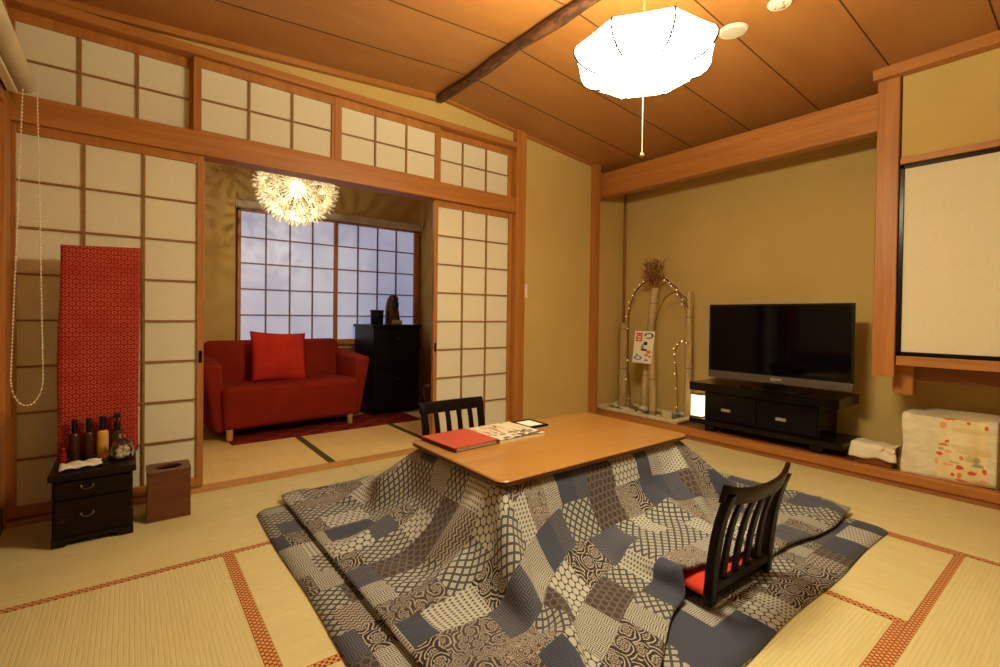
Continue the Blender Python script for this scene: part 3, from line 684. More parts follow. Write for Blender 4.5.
10,19,29,10,31,31,32,34,33,34,34,34,34,35,29,32,32,31,-2305,30,33,34,33,35,36,36,35,28,27,3,22,28,30,22,25,31,32,31,32,31,32,30,30,31,30,31,31,32,31,30,31,31,31,31,30,30,32,31,32,31,
32,32,31,31,32,31,31,31,32,21,31,28,30,31,31,32,31,31,18,14,20,29,27,32,32,33,32,33,34,34,30,31,34,32,31,28,-2305,31,32,34,32,34,34,36,18,28,28,28,31,22,31,22,18,30,32,32,31,32,32,29,
30,31,30,32,31,31,30,29,31,31,32,31,30,30,31,32,31,32,32,31,31,32,31,31,31,29,26,27,31,28,31,31,32,31,31,32,31,15,20,24,29,30,33,32,29,33,32,29,31,34,33,32,27,31,-2305,29,32,31,34,34,
32,16,30,31,32,32,32,31,28,22,14,31,31,32,32,31,32,30,29,31,31,31,32,31,28,28,31,32,31,32,30,30,31,31,32,31,32,32,31,31,32,31,27,31,20,31,31,31,31,31,31,32,31,31,32,31,26,18,23,29,
32,27,33,31,26,30,34,33,31,32,28,31,-2305,31,31,32,26,34,24,33,31,33,27,28,31,31,28,29,12,31,32,32,31,32,31,31,31,29,32,30,32,31,28,31,26,31,31,32,30,31,31,31,31,32,32,31,32,31,31,30,
27,30,22,30,32,31,31,32,31,30,32,31,31,32,31,31,27,17,28,28,32,30,26,28,33,33,30,32,30,29,-2305,28,31,32,27,31,34,29,33,32,31,30,25,30,31,12,27,31,32,31,32,31,31,30,32,31,30,31,32,30,
30,30,24,30,32,31,31,31,32,30,31,31,32,32,31,32,31,27,28,29,24,31,31,32,31,30,31,31,31,32,31,31,31,32,29,30,28,15,32,33,26,26,34,33,33,26,28,31,-2305,31,31,31,30,25,34,30,33,32,27,32,
31,31,18,25,29,27,30,32,31,32,30,30,31,31,32,31,31,30,27,31,25,30,31,32,31,32,31,30,32,30,31,32,31,32,30,26,30,26,27,31,32,32,31,29,31,31,31,31,32,31,31,30,29,32,32,15,31,33,24,29,
33,33,32,31,29,24,-2305,29,31,27,33,33,25,32,30,30,32,32,32,31,31,16,30,27,27,32,31,32,29,31,30,32,31,31,31,29,27,31,26,30,31,32,32,31,31,31,31,29,32,31,32,31,30,25,31,24,30,32,31,31,
32,29,29,32,31,31,32,31,31,30,30,31,30,29,28,25,26,30,33,32,31,28,31,24,-2305,28,31,28,31,27,32,33,29,31,32,32,31,31,32,28,22,27,24,32,31,32,29,31,29,32,31,31,32,28,27,29,28,30,32,31,
32,31,32,31,30,29,31,31,32,31,30,24,31,25,31,31,32,31,32,29,29,31,31,32,31,31,29,30,32,30,28,31,32,22,32,28,32,31,28,31,24,30,-2305,31,26,31,29,31,29,32,32,28,32,32,31,32,31,29,22,29,
24,31,31,31,29,31,29,32,31,31,32,29,26,30,27,31,32,31,31,32,31,31,30,28,32,31,31,31,30,25,27,29,31,31,32,31,31,29,29,31,32,31,31,31,28,31,31,28,31,30,29,32,29,30,29,27,30,30,25,31,
-2305,31,31,27,31,27,31,32,30,29,32,32,31,30,31,30,24,29,24,32,30,30,31,30,29,31,31,31,32,29,27,30,27,31,31,31,31,32,31,31,29,29,32,30,30,32,31,25,26,30,32,31,30,32,31,29,29,31,31,30,
31,31,30,27,31,29,31,31,28,31,32,29,25,31,32,25,30,31,-2305,31,31,28,31,30,28,31,31,29,31,31,30,31,30,31,24,27,31,29,30,30,31,29,31,30,30,31,30,29,30,30,27,31,31,31,31,31,31,31,29,29,
31,31,30,30,32,25,26,32,31,31,30,32,30,29,31,30,30,30,30,31,27,32,29,31,28,31,29,31,29,30,29,31,31,27,32,28,-2305,28,31,31,31,27,31,31,31,31,29,29,31,30,29,27,32,31,27,30,30,30,30,30,
30,30,31,30,31,30,27,29,31,30,30,31,30,31,31,30,30,29,31,30,30,31,29,28,27,31,31,31,30,31,31,29,29,30,30,31,29,29,31,31,30,30,29,31,26,32,31,28,31,31,29,31,27,31,-2305,30,30,30,30,30,
30,30,29,30,30,30,30,30,30,30,30,30,30,30,30,30,30,30,29,30,30,30,30,30,30,30,30,30,30,30,30,30,30,29,30,30,30,30,30,30,30,30,30,30,30,30,30,30,29,30,30,30,30,30,30,30,30,30,30,30,
30,30,30,30,29,30,30,30,30,30,30,30,694,2,4,3,3,2,2,2,0,0,-2,-1,0,4,7,9,10,12,14,15,16,16,16,15,15,12,10,6,6,0,32,4,-12,-3,-5,-9,-5,-5,-6,-6,-5,-4,-4,-3,-3,-2,-2,0,
-1,0,-1,-1,-1,-2,-2,-4,-4,-5,-6,-7,-6,-6,-3,-3,-2,-1,-1,0,1,2,3,3,3,3,3,3,1,2,-90,-1,2,-1,-4,-1,6,-3,3,-4,4,-1,6,7,10,12,12,15,15,16,15,15,14,13,12,9,6,5,2,0,
24,3,-10,-3,-3,-2,-4,-2,-3,-2,-3,-2,-2,-3,-2,-5,-3,-3,-4,-3,-3,-5,-3,-6,-2,-3,-3,-5,-2,-4,-4,-2,-1,1,-1,1,-2,2,0,-4,-2,0,5,-4,-1,5,-2,1,-76,0,-2,-1,-1,0,0,3,-4,3,4,1,
6,8,9,12,13,14,15,15,15,15,14,12,11,9,7,4,1,1,20,-5,-2,-2,-2,-3,-2,-2,-3,-3,-2,-2,-3,-2,-2,-5,-2,-2,-4,-2,-4,-5,-3,-5,-2,-4,-4,-3,-3,-4,-4,-2,-1,1,-2,1,-2,2,-2,-5,0,-1,
4,-3,-1,0,3,1,-74,-2,0,0,-1,-2,-1,4,-1,0,7,2,6,8,9,12,13,14,15,15,14,15,13,13,10,9,7,4,1,1,16,-4,-1,-2,-3,-2,-2,-3,-3,-2,-3,-2,-2,-2,-2,-4,-1,-1,-4,-2,-4,-4,-3,-6,
-3,-3,-3,-5,-3,-3,-4,-3,0,-1,-1,0,-1,-1,-2,-3,-4,3,1,-2,-1,1,1,2,-72,-2,0,1,-2,-1,0,0,3,-1,6,6,6,8,9,12,13,13,14,16,14,15,13,12,10,9,6,4,2,1,11,-2,-2,-2,-2,-2,
-3,-2,-3,-3,-2,-2,-2,-2,-2,-5,3,0,-4,-2,-4,-4,-4,-5,-4,-3,-4,-3,-4,-4,-4,-2,-1,-1,-1,-2,1,-3,0,-4,-6,-4,2,4,1,0,1,2,-71,-2,2,0,-2,0,0,1,0,2,-1,6,14,8,10,11,12,14,
14,15,15,14,13,12,10,8,6,4,2,1,6,-1,-2,-1,-2,-3,-2,-3,-3,-2,-2,-3,-2,-2,-1,-5,3,3,-2,-4,-3,-5,-4,-5,-5,-3,-3,-3,-4,-4,-3,-3,0,-2,-1,-2,-3,0,-5,-1,-8,-1,0,1,5,1,0,1,
-70,-1,1,0,1,0,0,1,0,1,0,-1,12,19,10,11,12,14,14,15,14,14,13,12,9,9,5,4,1,2,1,1,-1,-1,-2,-3,-3,-3,-3,-3,-2,-2,-2,-2,-2,-2,4,2,-1,-2,-4,-4,-6,-5,-6,-2,-3,-3,-4,-3,
-4,-3,1,-2,-2,-1,-3,-4,-1,-10,-2,0,0,0,1,5,-2,1,-68,1,0,1,0,1,0,1,1,0,0,0,1,19,22,11,13,13,15,14,15,13,13,12,9,8,5,3,2,1,0,1,1,-1,-2,-2,-4,-4,-3,-4,-3,-2,
-1,0,0,-5,3,3,0,-2,-4,-5,-5,-7,-5,-1,-4,-3,-3,-4,-3,-2,-1,-1,-2,-2,-3,-3,-10,-3,-2,0,-1,0,0,1,1,1,-66,2,0,1,1,1,0,-1,0,0,0,1,4,10,20,22,14,14,14,15,14,14,13,11,
9,8,4,3,2,1,0,1,0,0,0,-4,-3,-4,-4,-5,-2,-1,-1,-1,0,-5,2,3,0,-2,-4,-5,-5,-6,-6,-2,-2,-3,-3,-3,-4,-2,0,-2,-2,-2,-4,-4,-10,-6,1,-1,-1,0,0,0,1,0,-64,2,0,-1,5,-1,
-5,0,2,2,2,3,-1,14,11,22,16,22,14,15,14,14,13,11,9,7,4,3,1,1,1,1,1,0,-2,-2,-3,-5,-4,-4,-3,-1,0,0,-1,-6,2,2,0,-3,-5,-5,-2,-6,-6,-4,0,-2,-4,-2,-3,-2,-1,-1,-3,-3,
-4,-7,-22,7,0,0,-1,-3,0,0,3,-2,-62,0,0,2,3,-5,1,2,0,-1,-5,3,7,14,16,14,17,20,23,15,14,13,12,11,9,7,4,3,2,2,-1,3,-2,1,0,-3,-3,-5,-5,-3,-2,-1,0,0,-1,-6,1,2,
-2,-6,-14,-7,6,2,-6,-6,2,-3,-1,-3,-2,-3,-2,0,-3,-4,-8,-21,-7,5,3,-1,-2,-2,-1,1,-1,1,-61,0,1,2,1,-7,-2,-2,-1,-2,0,5,11,15,15,18,16,21,21,15,14,13,11,10,10,7,5,3,2,3,
1,0,0,2,0,-2,-4,-5,-5,-3,-2,0,-1,-1,-1,-6,0,1,-4,-8,-16,-10,4,9,0,-6,1,-6,2,0,-2,-3,-2,-2,-5,-11,-17,-14,0,6,3,-1,-3,-1,-1,1,-2,0,-59,1,2,0,-6,-1,-1,-1,0,-2,0,-3,
16,18,16,17,14,23,19,15,12,10,13,10,10,8,5,3,2,3,3,2,2,-1,-1,-2,-4,-4,-4,-3,-2,0,0,0,-4,-3,-1,-1,-7,-10,-15,-14,0,11,9,-1,-4,-7,3,-1,-19,3,1,0,-3,-21,-13,-4,1,-6,4,9,
-5,1,0,-2,-3,2,-57,-2,1,-1,0,-1,0,-1,-1,0,-1,-3,0,20,27,19,16,21,16,12,13,10,12,10,10,7,6,3,1,3,2,2,2,0,-1,-1,-3,-4,-2,-2,-1,1,2,-1,-5,-1,-1,-5,-9,-11,-14,-15,-5,9,
11,4,-2,-5,2,-12,-24,-8,-1,11,5,-17,-6,-5,-15,9,3,-2,9,-1,-1,-2,0,0,-55,-3,1,2,-1,0,-1,0,-1,0,-1,-4,-1,11,23,28,23,18,12,10,12,12,9,11,9,7,5,3,1,2,1,2,1,1,0,-1,
-3,0,-3,0,1,2,2,2,-4,-1,-5,-8,-9,-11,-13,-14,-9,5,12,7,1,-1,-7,-19,-25,-14,-3,7,8,4,-1,-10,-15,4,6,-4,13,-2,2,0,0,-1,-53,-2,1,0,2,0,-1,0,-1,0,-2,-3,-2,5,18,28,23,19,
13,11,11,11,9,9,10,6,5,2,1,1,1,1,1,2,0,0,0,-3,0,0,1,3,2,3,3,-6,-8,-8,-7,-9,-11,-14,-12,1,11,9,1,-2,-12,-22,-24,-17,10,11,9,0,-9,-12,-2,2,1,2,1,10,0,0,0,2,
-52,0,1,1,0,1,0,0,-1,0,-2,-4,-1,2,12,21,27,19,13,12,10,9,10,10,7,6,4,2,0,1,1,0,2,0,2,-1,1,0,-1,0,1,2,3,1,0,-4,-5,-6,-6,-6,-8,-12,-13,-4,9,9,2,-4,-16,-24,
-20,-3,1,4,10,0,-9,-1,0,2,2,1,2,2,7,0,-1,3,-51,2,0,1,0,1,0,0,0,0,-3,-3,-1,0,7,17,25,20,14,10,10,8,10,7,8,4,3,2,1,0,1,0,1,1,0,2,-1,0,-1,0,1,3,
0,0,-1,-2,-3,-3,-4,-3,-5,-8,-13,-9,7,9,2,-6,-20,-22,-7,-1,0,1,0,1,0,1,1,2,1,2,1,1,5,3,-2,3,-49,2,1,0,1,1,1,0,0,-1,-2,-5,1,1,3,10,23,20,13,10,8,8,9,6,
6,2,4,1,1,0,0,1,0,1,0,0,0,-1,0,0,1,0,0,0,0,0,-2,-2,-3,-2,-1,-2,-9,-12,5,6,0,-7,-21,-11,-2,-1,-1,1,0,0,1,1,1,1,2,1,1,1,3,3,0,2,-47,2,1,2,1,1,
1,0,-1,-1,-3,-3,-1,2,4,3,21,16,13,10,7,6,9,2,2,5,3,0,1,0,0,0,0,0,1,0,0,0,0,0,1,0,0,-1,1,-1,-3,-1,-2,0,0,-2,1,-10,4,2,-2,-8,-16,-2,-3,-2,1,0,1,0,
1,0,2,1,1,2,1,1,1,2,2,1,-45,2,1,3,1,1,1,0,-1,-1,-3,-3,-2,2,5,4,3,19,13,11,5,3,6,7,5,6,4,2,0,0,1,0,1,0,0,0,1,0,0,0,0,1,0,0,0,-2,-2,-2,
-3,-2,-2,-2,-3,-3,-1,-4,0,-5,-1,-3,-2,-2,1,1,0,1,0,1,1,2,1,1,1,1,1,2,2,0,-43,2,2,-4,5,1,1,1,1,-1,-3,-3,-2,0,5,6,2,6,11,7,8,10,8,9,8,6,4,3,0,0,
1,0,0,1,0,0,0,1,0,0,0,0,1,0,0,-2,-3,-2,-2,-3,-2,-3,-2,-3,-4,-4,-2,1,-2,-2,-2,-1,1,0,1,1,0,1,1,1,2,1,1,1,1,1,1,0,-41,-1,0,0,-1,-2,0,5,5,2,-2,-3,
-2,0,2,3,4,3,9,10,10,11,10,9,7,6,4,3,0,0,1,0,0,0,1,0,0,0,1,0,0,0,0,1,0,-3,-2,-2,-2,-3,-2,-3,-2,-3,-3,-3,-2,-1,-2,-2,-1,-1,0,1,1,0,1,1,0,1,1,1,
1,2,1,1,-1,1,-39,-3,-2,4,-2,-3,3,3,1,1,4,-2,-2,0,2,2,3,5,8,11,10,10,10,8,7,6,4,2,1,0,0,0,1,0,0,1,0,0,0,1,0,0,0,0,0,-2,-2,-2,-3,-2,-2,-3,-2,-3,
-2,-3,-1,-3,-1,-2,-2,-1,1,1,0,1,1,0,1,0,1,0,2,1,2,0,0,1,-38,-3,-1,-2,-1,0,4,3,2,1,1,1,-2,-1,1,3,4,5,9,9,10,10,9,8,7,6,4,2,0,1,0,0,0,1,0,0,
1,0,0,0,0,1,0,0,0,-2,-2,-2,-3,-2,-2,-2,-3,-2,-3,-2,-2,-2,-2,-1,-2,-1,1,0,1,1,0,1,0,1,0,1,0,1,3,-1,1,0,-36,-2,-1,-1,-2,-1,-3,1,3,3,6,-3,-2,-2,2,4,6,8,
8,10,9,10,9,8,6,6,4,2,0,0,1,0,0,0,1,0,0,0,1,0,0,0,1,0,0,-2,-2,-3,-2,-2,-2,-2,-3,-2,-2,-3,-1,-2,-2,-2,-2,0,0,1,1,0,1,1,0,0,1,0,1,1,0,1,0,0,
-34,-3,-1,-1,0,-1,-3,0,2,5,-2,-3,-2,2,4,6,5,8,9,9,9,9,9,8,6,6,4,1,1,0,0,1,0,0,0,1,0,0,0,1,0,0,0,0,0,-2,-2,-2,-2,-2,-2,-2,-2,-3,-2,-2,-2,-2,-2,-1,
-2,-1,1,0,1,1,1,0,1,0,1,0,1,0,1,0,-1,0,-33,-2,-1,-1,-1,-1,-1,-1,2,-2,0,-1,2,2,3,4,8,8,8,9,9,9,8,8,7,5,3,2,0,1,0,0,1,0,0,0,1,0,0,0,1,0,
0,0,0,-2,-2,-2,-2,-2,-2,-2,-2,-2,-2,-2,-2,-2,-2,-2,-2,0,0,1,1,1,0,1,0,1,0,1,0,1,0,0,-1,-1,-31,-1,-1,-1,-1,0,-1,-1,1,-1,-1,-1,0,1,4,6,8,7,9,8,9,9,8,7,
7,5,3,2,0,0,1,0,0,1,0,0,0,0,1,0,0,0,1,0,0,-2,-2,-2,-2,-2,-2,-2,-2,-2,-2,-2,-2,-2,-2,-1,-2,-1,1,1,1,0,1,1,0,0,0,0,1,0,0,-1,0,-1,-29,-1,0,0,-1,-1,
-1,-1,-2,-1,-1,-1,1,2,5,6,7,8,8,9,8,9,7,8,6,5,3,2,0,0,0,1,0,0,1,0,0,0,0,1,0,0,0,0,1,-2,-2,-2,-2,-2,-2,-2,-2,-2,-1,-2,-2,-2,-2,-2,-1,-1,0,1,1,1,
1,0,1,0,-1,0,0,-1,0,0,0,0,-28,-1,-1,0,0,-1,0,-1,-1,-2,-1,-1,0,3,5,6,7,8,8,8,8,8,8,7,6,4,4,1,1,0,0,0,1,0,0,0,1,0,0,0,1,0,0,0,0,-2,-1,-2,
-2,-2,-2,-1,-2,-2,-2,-2,-2,-2,-1,-2,-2,-1,1,0,2,1,0,1,1,0,-1,0,-1,0,-1,1,-1,-1,-26,-1,-1,0,-1,1,0,0,-2,-2,-1,-1,1,3,4,6,7,7,8,8,8,8,7,7,6,4,4,1,0,1,
0,0,0,1,0,0,0,1,0,0,0,1,0,0,0,-2,-1,-2,-2,-2,-2,-1,-2,-2,-2,-2,-1,-2,-2,-2,-1,-1,0,1,1,1,1,1,0,0,0,-1,0,-1,0,-1,0,-2,-24,-1,0,0,0,0,0,0,-2,-1,-2,-1,
1,3,4,6,7,7,7,8,8,8,7,6,6,4,3,2,0,0,1,0,0,0,1,0,0,0,1,0,0,0,0,1,0,-2,-2,-1,-2,-2,-1,-2,-2,-2,-1,-2,-2,-2,-1,-2,-2,-1,0,0,1,0,2,2,0,0,0,0,
-1,-1,0,-1,-1,-2,-22,0,0,0,0,0,1,-1,-1,-2,-1,-2,1,3,4,6,6,7,8,7,8,7,7,7,5,4,3,2,0,0,0,1,0,0,0,1,0,0,0,0,1,0,0,0,0,-1,-2,-1,-2,-2,-1,-2,-2,-1,
-2,-2,-1,-2,-2,-1,-2,-1,0,-1,0,2,1,-1,-2,0,0,0,0,0,3,-1,-1,-3,-20,1,1,0,0,0,0,-1,-1,-1,-2,-1,1,2,4,6,6,7,7,8,7,7,7,6,5,4,3,1,1,0,0,0,0,1,0,0,
0,1,0,0,0,1,0,0,0,-1,-2,-1,-2,-2,-1,-2,-1,-2,-1,-2,-2,-2,-1,-2,-1,-2,0,0,-1,0,-1,-1,0,0,0,0,0,0,0,0,-1,0,-18,1,0,1,0,1,0,0,-1,-2,-2,-1,1,2,5,5,6,7,
7,7,7,7,6,6,5,4,3,1,0,1,0,0,0,0,1,0,0,0,1,0,0,0,1,0,0,-2,-1,-2,-1,-2,-1,-2,-1,-2,-1,-2,-1,-2,-2,-1,-2,-1,0,-1,0,-3,-3,-2,1,0,0,-1,-1,0,0,1,1,3,
-17,1,0,1,1,2,0,-1,-1,-2,-1,-1,0,2,5,5,6,6,7,7,7,6,7,5,5,4,3,1,0,0,0,1,0,0,0,1,0,0,0,1,0,0,0,0,1,-2,-1,-2,-1,-2,-1,-1,-2,-1,-2,-1,-2,-1,-2,-2,
-1,-1,-1,-1,0,-3,-3,-4,-1,0,0,0,1,1,0,1,1,2,-16,2,1,1,1,0,1,0,-1,-1,-2,-1,0,3,4,5,6,6,6,7,7,6,6,5,5,4,2,2,0,0,0,0,1,0,0,0,1,0,0,0,1,0,
0,0,0,-1,-1,-2,-1,-2,-1,-1,-2,-1,-1,-2,-1,-2,-2,-1,-2,-1,0,-1,-4,-2,-2,-3,-1,0,1,0,0,1,1,0,0,2,-14,2,-5,0,1,1,2,3,1,0,-1,-2,0,3,4,5,6,6,6,6,7,6,6,5,
4,4,2,1,1,0,0,0,0,1,0,0,0,1,0,0,0,0,1,0,0,-1,-2,-1,-1,-1,-2,-1,-1,-1,-2,-1,-2,-2,-1,-2,-1,-2,-1,0,-4,-5,-1,-1,0,0,0,1,0,0,1,0,0,1,-12,0,-4,2,1,1,
0,1,2,2,-4,0,2,3,4,5,5,6,6,7,6,6,5,5,4,4,2,1,0,0,1,0,0,0,1,0,0,0,0,1,0,0,0,1,0,-1,-2,-1,-1,-1,-2,-1,-1,-1,-1,-2,-1,-2,-2,-2,-4,-2,-1,-1,-2,-2,
-2,0,0,0,0,0,1,0,0,0,0,0,-10,-2,-1,-3,0,2,4,2,2,0,-1,-3,4,3,4,5,5,6,6,6,6,5,5,5,4,3,3,1,0,0,0,1,0,0,0,0,1,0,0,0,1,0,0,0,0,-1,-1,-1,
-1,-1,-2,-1,-1,-1,-1,-1,-2,-2,-2,-2,-3,-2,-2,-2,-2,-1,-1,0,-1,1,0,0,0,0,1,-1,0,-1,-8,-2,-1,-1,-1,-1,0,0,1,1,2,3,4,3,4,5,5,5,6,6,6,5,5,4,4,3,3,1,0,0,
0,1,0,0,0,0,1,0,0,0,1,0,0,0,0,-1,-1,-1,-1,-1,-1,-1,-1,-1,-1,0,-3,-3,-3,-2,-3,-2,-2,-2,-1,-1,0,-1,0,0,0,0,0,0,0,0,-1,0,-7,-2,0,-1,-1,-1,-1,-1,1,2,3,3,
3,4,4,5,4,6,7,5,5,5,5,4,3,3,1,1,0,0,1,0,0,0,0,0,0,1,0,0,0,0,1,0,0,-1,-1,0,-1,-1,-1,-1,-1,-1,0,1,-2,-5,-2,-3,-3,-3,-1,-2,0,-1,-1,0,0,0,0,0,
0,-1,0,-1,0,-1,-5,-1,0,-1,-1,-1,-1,-1,1,2,3,3,4,3,4,4,5,6,6,4,3,4,3,2,2,1,2,0,0,0,0,0,0,0,0,0,0,0,0,1,1,-1,0,1,0,-1,0,-1,-1,0,-1,-1,0,2,
-2,0,2,0,-3,-2,-2,-3,-1,-2,-1,-1,0,-1,0,0,0,1,-1,0,-1,0,-1,-2,-3,-2,0,0,0,-1,0,-2,1,2,3,3,3,2,3,2,4,7,0,4,2,1,1,2,2,2,1,1,0,0,-1,-1,0,0,0,1,
1,1,1,0,0,0,0,0,1,-1,0,-1,0,-1,-1,-1,1,7,-5,-6,4,11,-1,-2,-2,-1,-2,-1,-1,-1,-1,0,-1,0,-1,0,-1,-1,0,-1,1,-2,-1,-2,-1,0,-1,0,0,0,0,3,3,0,1,2,3,4,6,-1,
-2,4,3,-1,0,1,1,3,1,1,0,-1,-1,-1,-2,0,0,3,2,2,0,1,0,-1,0,1,0,0,0,-1,0,-1,-1,0,5,7,-7,-8,1,11,11,-1,-3,-1,0,-2,-1,0,-1,0,-2,-1,-1,-1,-1,-1,1,-2,1,-1,
1,-1,-1,0,-1,0,0,0,0,0,0,1,2,3,5,5,0,-5,-2,4,5,-3,-1,-1,1,4,2,0,0,-2,-1,-2,-1,-2,1,3,3,3,1,0,0,0,-1,0,1,0,0,0,-1,-1,-1,2,7,7,-9,-9,-1,7,16,10,
-3,-2,0,-1,-1,-1,0,-1,-1,-1,-2,-1,-1,0,0,-2,1,-2,3,0,-1,0,0,0,0,0,0,-1,0,1,2,4,4,1,-7,-5,0,4,5,-2,-3,-1,2,3,2,0,-1,-2,-2,-1,0,-3,0,4,3,3,2,0,-1,1,
-2,0,1,0,0,0,0,-1,0,4,9,4,-10,-10,-3,4,14,18,6,-3,-1,-1,-1,0,-1,0,-1,-2,-1,-1,-1,-1,-2,0,0,-2,4,1,0,0,0,0,0,0,0,-1,0,2,2,4,2,-6,-10,-4,1,4,5,-2,-2,2,
6,-2,1,-1,-2,-2,-3,0,-1,0,4,-1,3,2,2,0,-1,0,-2,1,0,0,0,0,0,0,1,7,10,0,-11,-10,-3,-1,10,22,15,3,-3,-2,-1,0,0,-1,-1,-1,-1,-2,-1,-1,-1,-2,-1,0,5,2,0,0,1,0,
0,0,0,-1,-1,0,4,5,-7,-13,-6,-1,2,3,5,-1,0,4,8,-3,-2,-1,-3,-4,-2,-1,1,2,6,-2,0,1,2,0,-1,0,-3,1,-1,0,1,0,0,-1,3,12,7,-4,-12,-7,-4,-2,3,15,25,14,-1,-3,0,-1,
-1,0,-1,-1,-2,-1,-1,-2,-2,-1,-1,-1,7,2,0,2,0,0,0,1,-1,0,-1,-1,5,2,-13,-13,-6,0,2,3,4,1,1,7,9,-2,-4,-3,-3,-4,-3,-1,1,4,6,0,-2,0,0,0,-1,-1,-1,-1,0,0,0,1,
-2,0,4,14,6,-10,-10,-5,-3,-3,-1,10,26,22,6,-3,-10,1,2,-1,-7,5,2,-1,-1,-2,-5,1,1,-3,9,2,1,0,2,1,0,0,0,-1,1,-10,13,0,-11,-14,-11,-1,3,2,3,3,3,8,9,-1,-4,-3,-4,-3,
-1,-3,1,3,6,1,-2,-2,-1,0,-2,-1,-1,-1,0,0,0,0,-2,1,3,15,2,-11,-8,-2,-3,-2,-2,0,21,25,23,-7,-7,-3,0,-1,-11,0,1,-1,13,-6,-1,-1,1,-1,11,3,0,0,3,0,1,1,-16,0,2,5,
-7,10,-4,-12,-14,-2,3,2,3,3,4,8,8,1,-4,-3,-3,-4,1,-4,1,3,3,3,-2,-3,-1,-1,-1,-1,-2,-1,0,0,-1,0,1,3,-1,12,-4,-8,-2,-2,-3,-1,-2,-1,3,24,21,18,-7,-4,-3,-5,-6,0,1,-1,
8,-1,0,-1,-1,-1,13,2,-1,3,0,4,0,-20,0,4,4,4,-5,1,2,-13,-14,-1,2,2,3,3,4,7,7,4,-4,-3,-3,-3,1,-3,0,2,3,3,-2,-3,-1,-2,0,-1,-2,-1,-1,0,-1,1,3,3,-5,1,-1,0,
0,-2,-2,0,-2,0,-1,2,12,24,19,-3,-4,-9,-2,0,0,-1,2,1,4,-1,-1,-2,15,2,0,0,3,3,-11,-9,-6,-5,12,9,1,2,-10,-6,-14,0,2,3,3,2,3,4,5,6,-2,-4,-2,-2,2,-3,-3,2,3,3,
-2,-1,-1,1,-2,-1,-1,-2,-1,-1,1,2,3,1,-4,-1,1,0,-1,0,-1,-1,-1,-1,0,2,1,3,5,25,8,-9,1,-1,0,-1,0,0,5,0,-3,0,16,1,1,1,3,-3,-5,-9,-6,-4,-5,4,13,4,0,-16,-4,0,
2,2,3,3,2,3,1,3,2,-3,-3,-1,2,0,-3,0,1,3,-1,1,0,0,-1,-2,-2,0,-2,0,0,3,1,0,-3,0,1,0,0,0,-1,0,-1,0,0,1,2,3,3,0,7,13,1,2,-2,-1,1,0,0,1,-1,-1,
18,0,-1,0,5,-5,-1,-9,-6,0,-8,-2,-1,1,19,-10,-4,2,1,3,2,2,3,1,1,1,-1,0,-1,0,1,0,-3,0,0,1,1,1,1,0,0,-2,-1,-2,-1,0,0,2,2,-3,-1,0,0,1,0,1,-1,1,0,-1,
0,1,2,0,4,1,4,12,3,2,-2,-1,0,0,-1,-1,-2,1,20,-1,-1,2,0,1,-8,-3,-4,-3,-3,-2,-2,1,1,7,-2,3,0,2,2,1,2,1,1,0,0,-1,0,0,1,0,-3,0,1,0,2,0,1,0,-1,-1,
-1,-1,-1,0,0,1,1,-3,-1,1,1,1,-1,1,0,1,0,0,0,1,1,1,3,1,0,1,8,10,-2,-1,-1,0,-2,-3,1,-1,21,1,0,1,0,-3,-3,-3,-3,-3,-1,-3,0,0,1,3,2,2,1,1,1,1,2,0,
1,0,0,-1,-1,1,1,-1,-2,0,1,0,2,0,0,0,0,-1,-1,-1,0,-1,0,2,-1,-3,0,1,0,1,1,0,1,0,1,0,0,1,0,2,2,-1,0,4,4,10,-1,-1,0,-2,-4,-1,-2,1,23,0,2,-1,3,-5,
0,-2,-4,-1,-2,-1,-1,0,2,2,2,1,1,0,1,1,0,1,0,0,0,-1,0,1,1,-1,-1,-1,1,1,0,0,0,0,1,-2,0,-1,0,0,0,1,-2,-2,1,0,0,1,1,0,1,0,0,1,0,2,-1,0,3,-3,
4,0,6,5,4,-1,-3,-6,0,0,-2,0,25,1,0,1,-1,0,-5,-1,2,-1,-2,-1,-2,2,2,1,2,0,1,0,0,1,-1,1,0,-1,2,-1,-1,2,1,-1,-2,0,0,1,0,0,0,1,0,-1,-1,0,0,0,-1,2,
-3,0,0,0,0,0,1,1,0,1,0,-1,1,2,0,-4,3,-1,4,1,6,4,3,-3,-8,1,1,-2,-1,0,26,2,1,0,0,-2,-4,1,-1,2,-1,-1,-2,2,0,3,2,-2,-1,2,-1,1,-1,1,0,-1,1,0,0,1,
2,-2,-1,-1,0,1,0,0,0,0,1,-1,-1,0,0,0,-1,3,-3,0,0,0,0,0,0,1,0,1,-1,0,2,1,-4,0,2,0,2,3,5,3,-3,-1,-6,2,2,-2,-2,0,28,2,1,1,0,-6,1,0,0,0,2,-3,
0,1,-1,4,0,1,-4,2,-2,2,-1,0,1,-1,0,1,0,-1,4,-3,1,-1,-1,1,0,0,0,0,1,-2,1,0,0,0,-1,3,-3,0,0,0,0,0,0,1,-1,1,-1,0,3,-3,0,0,2,-1,2,-1,7,2,-1,-7,
-2,0,5,-1,-5,2,30,0,0,0,0,0,0,0,0,0,0,0,0,0,0,0,0,0,0,0,0,0,0,0,0,0,0,0,0,0,0,0,0,0,0,0,0,0,0,0,0,0,0,0,0,0,0,0,0,0,0,0,0,0,
0,0,0,0,0,0,0,0,0,0,0,0,0,0,0,0,0,0,0,0,0,0,0,0,30,0,1,-1,0,1,1,0,0,-2,1,0,-1,4,-1,0,0,1,0,-1,0,0,0,0,1,1,3,-3,-3,16,78,-24,13,-13,15,-14,
1,0,0,0,-1,1,0,2,2,-77,1,-2,0,1,0,2,0,1,1,-2,1,-1,0,-2,0,0,0,0,1,-2,0,0,2,-1,-1,1,-1,1,-1,1,1,0,-1,14,-9,3,8,0,-14,9,-8,10,-10,6,-6,-2,1,1,0,-2,
